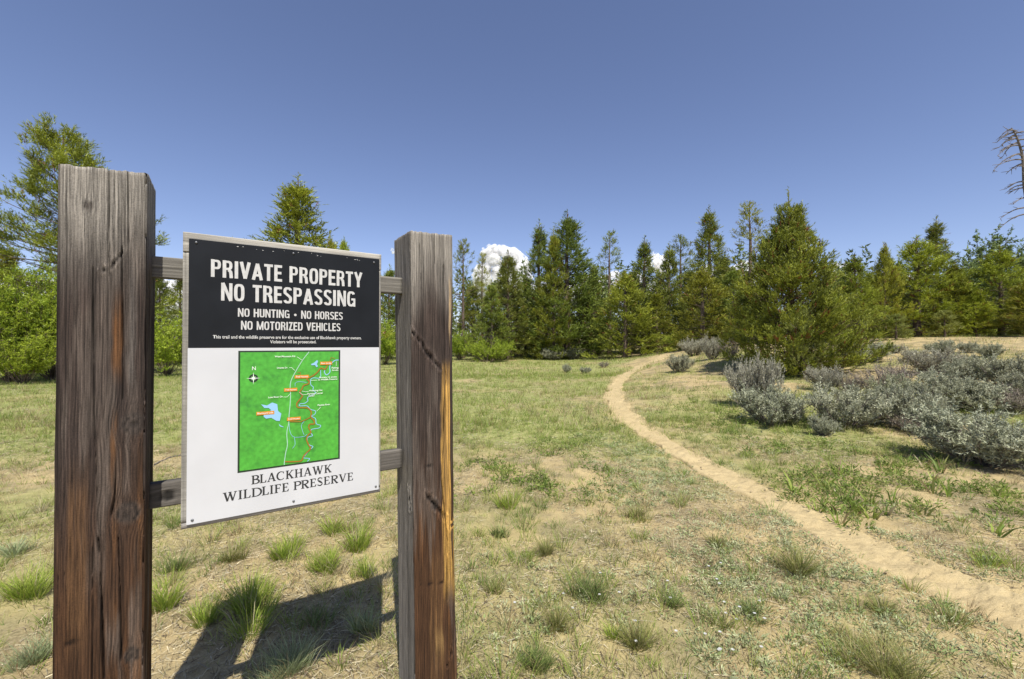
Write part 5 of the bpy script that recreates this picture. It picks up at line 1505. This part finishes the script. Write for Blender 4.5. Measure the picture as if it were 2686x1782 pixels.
litter(rg, 130000, 1.4, 7, 1.5, .015, .09, .0035, LP)
litter(rg, 60000, 6, 18, 1.6, .04, .16, .009, LP)
litter(rg, 30000, 1.4, 6, 1.4, .03, .16, .0022, LP[:1] + LP[3:4] + LP[5:])

# silvery forbs beside the trail, leafy green forbs in patches
def leaf_plants(rg, X, Y, hmin, hmax, K, ll, lw, pal, name, flat=.6, rad=.03):
    n = len(X)
    i = np.repeat(np.arange(n), K); m = len(i)
    hs = rg.uniform(hmin, hmax, n)
    a = rg.uniform(0, 6.283, m)
    rr_ = rad * rg.uniform(.5, 1.6, n)
    r = rr_[i] * np.sqrt(rg.random(m))
    x = X[i] + r * np.cos(a); y = Y[i] + r * np.sin(a)
    z = ground_z(X, Y)[i] + hs[i] * rg.random(m) ** 1.3
    el = rg.uniform(.1, 1.3, m)
    d = np.c_[np.cos(a) * np.cos(el), np.sin(a) * np.cos(el), np.sin(el)]
    side = unit(np.cross(d, rg.normal(size=(m, 3))))
    L = ll * rg.uniform(.6, 1.3, m); w = lw * rg.uniform(.7, 1.3, m)
    p = np.c_[x, y, z]
    mid = p + d * (L * .45)[:, None]
    tip = p + d * L[:, None] + np.array([0, 0, -.12]) * L[:, None]
    V = np.stack([p, mid - side * (w / 2)[:, None], tip, mid + side * (w / 2)[:, None]], 1).reshape(-1, 3)
    b = np.arange(m)[:, None] * 4
    T = np.concatenate([b + np.array([[0, 1, 2]]), b + np.array([[0, 2, 3]])], 0)
    c = np.array(pal)[rg.integers(0, len(pal), n)][i] * rg.uniform(.75, 1.25, (m, 1))
    add(name, V, T, np.repeat(np.clip(c, .01, .9), 4, 0))
def px_points(rg, n, boxes):
    P = []
    for (x0, x1, y0, y1, wt) in boxes:
        for k in range(int(n * wt)):
            P.append(hit_ground(rg.uniform(x0, x1), rg.uniform(y0, y1))[:2])
    P = np.array(P)
    P = P + rg.normal(0, .22, P.shape)
    k = (rg.random(len(P)) < sstep(.85, 1.35, trail_dist(P[:, 0], P[:, 1]))) & (rg.random(len(P)) < sstep(.34, .56, fbm(P[:, 0] * 1.6, P[:, 1] * 1.6, 61, 3)))
    return P[k, 0], P[k, 1]
x, y = px_points(rg, 640, [(1560, 1900, 1170, 1330, .55), (1800, 2150, 1330, 1530, .35), (2150, 2686, 1450, 1770, .30), (1650, 2100, 1500, 1770, .25), (1250, 1600, 1500, 1780, .14), (1500, 1700, 1060, 1180, .25), (1880, 2200, 1120, 1230, .20), (2200, 2686, 1330, 1480, .14)])
leaf_plants(rg, x, y, .012, .05, 34, .030, .0065, SILV, 'forb', rad=.05)
x, y = px_points(rg, 560, [(1240, 1560, 1190, 1300, .30), (1560, 1600, 1100, 1160, .03), (2040, 2620, 1225, 1360, .62), (1880, 2150, 1090, 1240, .22), (1750, 1950, 1020, 1130, .16), (2000, 2500, 1150, 1240, .22), (1400, 1560, 1140, 1200, .06)])
leaf_plants(rg, x, y, .03, .13, 30, .050, .012, [(.17, .24, .045), (.24, .31, .065), (.13, .19, .04), (.28, .31, .09)], 'leafy', rad=.07)
# broad upright leaves (mule's-ear like) among them
x, y = px_points(rg, 60, [(2060, 2640, 1290, 1400, .8), (2400, 2640, 1215, 1260, .3)])
tufts(rg, x, y, .14, .26, 5, 10, .035, .020, 2, 1.0, 'leafy', .5)
# small stones and clods on the trail and the bare sand
x, y = scatter(rg, 9000, 1.5, 14, 1.5); td = trail_dist(x, y)
k = rg.random(len(x)) < .12 + .8 * np.exp(-(td / 1.2) ** 2)
x, y = x[k], y[k]; ns_ = len(x)
oct_ = np.array([[1, 0, 0], [-1, 0, 0], [0, 1, 0], [0, -1, 0], [0, 0, 1.]])
of = np.array([[0, 2, 4], [2, 1, 4], [1, 3, 4], [3, 0, 4]])
sz = .003 + .009 * rg.random(ns_) ** 4 + .0006 * y
zz = np.where(trail_dist(x, y) < 1, base_height(x, y) - .004, ground_z(x, y))
V = np.c_[x, y, zz][:, None, :] + oct_[None] * sz[:, None, None] * rg.uniform(.6, 1.4, (ns_, 5, 1))
T = (np.arange(ns_)[:, None, None] * 5 + of[None]).reshape(-1, 3)
C = np.repeat(np.array([[.40, .31, .19]]) * rg.uniform(.45, 1.3, (ns_, 1)), 5, 0)
add('stone', V.reshape(-1, 3), T, C)
# white flower heads
x, y = px_points(rg, 60, [(1560, 1800, 1560, 1780, .5), (1215, 1350, 1060, 1150, .3), (1880, 2000, 1560, 1700, .2)])
nfl = len(x)
i = np.repeat(np.arange(nfl), 7); a = np.tile(np.arange(7) / 7 * 6.283, nfl)
z = ground_z(x, y) + rg.uniform(.03, .07, nfl)
ctr = np.c_[x, y, z]; rr_ = .009
A = ctr[i]; B = A + np.c_[np.cos(a), np.sin(a), np.full(len(a), .3)] * rr_; Cc = A + np.c_[np.cos(a + .8), np.sin(a + .8), np.full(len(a), .3)] * rr_
add('flower', np.stack([A, B, Cc], 1).reshape(-1, 3), np.arange(3 * len(i)).reshape(-1, 3), np.full((3 * len(i), 3), .68))

def join(name):
    V = []; T = []; C = []; o = 0
    for v, t, c in parts[name]:
        V.append(v); T.append(t + o); C.append(c); o += len(v)
    return mesh_np(name, np.vstack(V), tris=np.vstack(T), col=np.vstack(C))
tag(obj('grass', join('grass'), M_GRASS), 'short green and straw grass growing over the sandy meadow', 'grass', kind='stuff')
tag(obj('straw_litter', join('litter'), M_LITTER), 'dry straw and twig litter strewn over the sand', 'litter', kind='stuff')
tag(obj('silvery_ground_cover', join('forb'), M_SAGE), 'silvery low weeds beside the trail', 'weeds', kind='stuff')
tag(obj('leafy_ground_cover', join('leafy'), M_GRASS), 'leafy green weeds in patches each side of the trail', 'weeds', kind='stuff')
tag(obj('small_stones', join('stone'), M_LITTER), 'small stones and clods scattered on the trail', 'stones', kind='stuff')
tag(obj('white_flowers', join('flower'), M_GRASS), 'tiny white flowers scattered in the sand', 'flowers', kind='stuff')

# bunchgrass clumps that stand out one by one
def clump(px, py, wpx, hpx, pal, label, K=170, stiff=.5, seed=0):
    rgc = np.random.default_rng(9000 + seed)
    P = hit_ground(px, py)
    w = wpx / FPX * P[1]; h = hpx / FPX * P[1]
    K = int(K * 2.4)
    nsub = 4 + seed % 4
    sub = rgc.integers(0, nsub, K)
    sxy = rgc.normal(0, w * .20, (nsub, 2)); sxy[0] = 0
    sr = w * rgc.uniform(.07, .17, nsub); sh = rgc.uniform(.55, 1.2, nsub)
    sub = np.where(rgc.random(K) < .25, 0, sub)
    a = rgc.uniform(0, 6.283, K); r = sr[sub] * np.sqrt(rgc.random(K))
    x = P[0] + sxy[sub, 0] + r * np.cos(a); y = P[1] + sxy[sub, 1] + r * np.sin(a)
    c = np.array(pal)[rgc.integers(0, len(pal), K)] * rgc.uniform(.75, 1.25, (K, 1))
    c = np.where((rgc.random(K) < .13)[:, None], STRAW[rgc.integers(0, 4, K)], c)
    V, T, C = blade_mesh(rgc, x, y, h * sh[sub] * rgc.uniform(.35, 1.2, K), stiff * (r / sr[sub]) + rgc.uniform(0, .45, K), np.full(K, .0014 + .0008 * P[1]), c, 2, .8, az=a + rgc.normal(0, .4, K))
    g = np.array([P[0], P[1], float(ground_z(np.array([P[0]]), np.array([P[1]]))[0])])
    o = obj('grass_clump', mesh_np('grass_clump', V - g, tris=T, col=np.clip(C, .01, .9)), M_GRASS, None, tuple(g))
    tag(o, label, 'grass clump', 'bunchgrass clumps in the foreground')
YG = [(.30, .40, .05), (.23, .33, .045), (.40, .46, .09)]
DG = [(.19, .25, .075), (.24, .30, .09), (.15, .21, .06)]
OG = [(.28, .29, .08), (.22, .24, .07), (.34, .33, .13)]
PG = [(.38, .43, .24), (.31, .37, .18)]
CL = [(650, 1600, 240, 88, YG, 'bright green grass clump half in the shadow of the sign', 420, .45),
      (545, 1640, 90, 75, YG, 'yellow-green grass clump left of the shadow of the sign', 170, .5),
      (440, 1600, 90, 90, YG, 'bright grass clump close beside the left post', 170, .45),
      (745, 1785, 170, 95, PG, 'pale grey-green grass clump below the shadow of the sign', 300, .5),
      (735, 1475, 150, 85, YG, 'wide green grass clump straight below the middle of the sign', 230, .5),
      (850, 1500, 110, 75, YG, 'green grass clump just above the upper edge of the sign shadow', 190, .5),
      (935, 1445, 95, 85, YG, 'tall green grass clump below the right corner of the sign', 170, .4),
      (955, 1510, 70, 60, YG, 'small grass clump where the shadow of the sign meets the right post', 110, .45),
      (600, 1480, 85, 70, OG, 'thin olive grass clump below the left part of the sign', 130, .45),
      (470, 1510, 60, 70, DG, 'small dark clump right of the left post', 110, .4),
      (960, 1660, 60, 75, PG, 'pale upright clump at the right end of the sign shadow', 110, .35),
      (820, 1640, 90, 90, DG, 'sparse dark stalks growing in the middle of the sign shadow', 70, .35),
      (870, 1400, 100, 50, YG, 'low green clump right below the sign edge', 130, .6),
      (1880, 1440, 60, 45, OG, 'small olive clump among the silvery weeds left of the trail', 110, .6),
      (1970, 1620, 60, 45, DG, 'low dark tuft between the silvery weeds at the lower right', 110, .6),
      (1290, 1560, 50, 50, OG, 'small dry-tipped clump beside the foot of the right post', 100, .45),
      (1770, 1590, 60, 45, DG, 'flat green tuft right of the wide dark one', 110, .7),
      (1553, 1575, 105, 68, DG, 'wide dark green grass clump in the middle of the foreground', 230, .5),
      (1465, 1670, 60, 88, OG, 'tall upright grass clump on bare sand right of the right post', 130, .3),
      (1420, 1755, 85, 70, DG, 'dense blue-green grass clump near the bottom edge', 220, .55),
      (1665, 1705, 115, 75, OG, 'spreading olive grass clump near the bottom edge, right of the dense one', 190, .7),
      (1610, 1675, 55, 45, YG, 'small yellow-green clump beside the spreading olive one', 110, .6),
      (1435, 1465, 55, 60, OG, 'thin grass clump in dry litter at mid foreground', 110, .35),
      (1310, 1410, 45, 45, DG, 'small rounded green clump near the right post', 110, .4),
      (1325, 1330, 60, 55, YG, 'fresh green clump just right of the right post', 130, .45),
      (1670, 1370, 75, 50, OG, 'olive clump at mid distance in front of the silvery weeds', 130, .5),
      (2095, 1510, 105, 85, OG, 'dark spiky clump standing at the left border of the trail', 190, .75),
      (2315, 1620, 90, 55, OG, 'star-shaped spiky clump right of the trail border', 130, .95),
      (2320, 1770, 190, 100, OG, 'large spiky clump at the bottom edge near the trail', 300, .8),
      (2240, 1695, 120, 60, OG, 'loose leaning clump above the large spiky one', 140, .8),
      (2510, 1640, 95, 50, OG, 'flat olive clump lying beside the trail near the right', 130, .95),
      (2600, 1485, 110, 55, YG, 'low fresh clump near the right edge beyond the trail', 170, .6),
      (60, 1570, 150, 85, YG, 'grass clump left of the left post', 220, .55),
      (90, 1730, 120, 85, PG, 'pale grass clump at the lower left corner', 200, .5),
      (40, 1455, 100, 55, PG, 'grey-green clump at the left edge', 140, .5)]
for k, c_ in enumerate(CL):
    if c_[2]: clump(*c_[:5], c_[5], c_[6], c_[7], k)

# ------------------------------------------------------------------ clouds, far beyond everything
def cloud_mat():
    m, nt, out = new_mat('cloud_vapour')
    tc = nt.nodes.new('ShaderNodeTexCoord')
    n = nt.nodes.new('ShaderNodeTexNoise'); n.inputs['Scale'].default_value = .022; n.inputs['Detail'].default_value = 5; n.inputs['Roughness'].default_value = .6
    nt.links.new(tc.outputs['Object'], n.inputs['Vector'])
    mr = nt.nodes.new('ShaderNodeMapRange'); mr.inputs['From Min'].default_value = .40; mr.inputs['From Max'].default_value = .56
    mr.inputs['To Min'].default_value = 0.0; mr.inputs['To Max'].default_value = .11
    nt.links.new(n.outputs['Fac'], mr.inputs['Value'])
    v = nt.nodes.new('ShaderNodeVolumePrincipled'); v.inputs['Color'].default_value = (.985, .985, .99, 1); v.inputs['Anisotropy'].default_value = -.1
    nt.links.new(mr.outputs[0], v.inputs['Density'])
    nt.links.new(v.outputs[0], out.inputs['Volume'])
    return m
M_CLOUD = cloud_mat()
SC.cycles.volume_bounces = 6
SC.cycles.max_bounces = 8
SC.cycles.volume_max_steps = 256
import bmesh
def cloud(px, py, wpx, hpx, label, seed, n=46, Y=2600.0, top=.5):
    rgc = np.random.default_rng(seed)
    c = ray(px, py) * Y + np.array([0, 0, EYE])
    w = wpx / FPX * Y; h = hpx / FPX * Y
    bm = bmesh.new(); bmesh.ops.create_icosphere(bm, subdivisions=3, radius=1.0)
    sv = np.array([v.co[:] for v in bm.verts]); st = np.array([[v.index for v in f.verts] for f in bm.faces]); bm.free()
    V = []; T = []; o = 0
    for k in range(n):
        u = rgc.uniform(-.5, .5); t = rgc.random() ** 1.1
        half = .5 * math.sqrt(max(.03, 1 - (2 * u) ** 2))
        r = h * rgc.uniform(.10, .24) * (1.15 - .5 * t)
        p = np.array([u * w, rgc.uniform(-.4, .4) * min(w, 2 * h) * .5, (-.5 + t * (half + .5)) * h * .85])
        V.append(p + sv * r); T.append(st + o); o += len(sv)
    me0 = mesh_np('cloud_raw', np.vstack(V), tris=np.vstack(T))
    tmp = bpy.data.objects.new('cloud_raw', me0); COL.objects.link(tmp)
    md = tmp.modifiers.new('r', 'REMESH'); md.mode = 'VOXEL'; md.voxel_size = max(h, w * .4) * .045
    me1 = bpy.data.meshes.new_from_object(tmp.evaluated_get(bpy.context.evaluated_depsgraph_get()))
    bpy.data.objects.remove(tmp)
    nv = len(me1.vertices); co = np.empty(nv * 3, np.float32); no = np.empty(nv * 3, np.float32)
    me1.vertices.foreach_get('co', co); me1.vertices.foreach_get('normal', no)
    co = co.reshape(-1, 3).astype(float); no = no.reshape(-1, 3)
    dsp = 0
    for fq, am in ((7, .05), (15, .036), (32, .022), (64, .011)):
        q = co / h * fq + 100
        bl_ = (vnoise(q[:, 0], q[:, 2], seed) + vnoise(q[:, 1], q[:, 2] + 31, seed + 3) + vnoise(q[:, 0] + 17, q[:, 1], seed + 5)) / 3
        dsp = dsp + am * (1 - 2 * np.abs(2 * bl_ - 1))
    co = co + no * (dsp * h)[:, None]
    me1.vertices.foreach_set('co', co.astype(np.float32).ravel()); me1.update()
    me1.polygons.foreach_set('use_smooth', np.ones(len(me1.polygons), bool))
    ob = obj('cumulus_cloud', me1, M_CLOUD, None, tuple(c))
    tag(ob, label, 'cloud', 'low white clouds at the horizon')
cloud(1322, 704, 108, 104, 'bright white cumulus tower beside the right post', 1, 60)
cloud(1290, 654, 46, 30, 'rounded white head of cloud at the upper left of the tower', 2, 30, 2550)
cloud(1400, 765, 330, 80, 'long white cloud bank behind the broad pine', 3, 60, 2800)
cloud(1610, 760, 260, 80, 'white cloud seen through the open pine', 4, 50, 2800)
cloud(1722, 690, 50, 50, 'small white puff beside the dark pointed pine', 5, 24, 2700)
cloud(1900, 735, 130, 90, 'white cloud behind the open-crowned pine', 6, 40, 2800)
cloud(2205, 716, 70, 52, 'white puff just right of the large near pine', 7, 26, 2700)
cloud(2350, 726, 100, 46, 'white cloud behind the slim young pine', 8, 28, 2700)
cloud(468, 780, 100, 110, 'white cloud seen between the left post and the sign', 9, 36, 2700)
cloud(1030, 658, 14, 14, 'tiny white wisp beside the right post', 10, 8, 2700)
cloud(120, 770, 180, 80, 'white cloud behind the trees at the left edge', 11, 40, 2700)
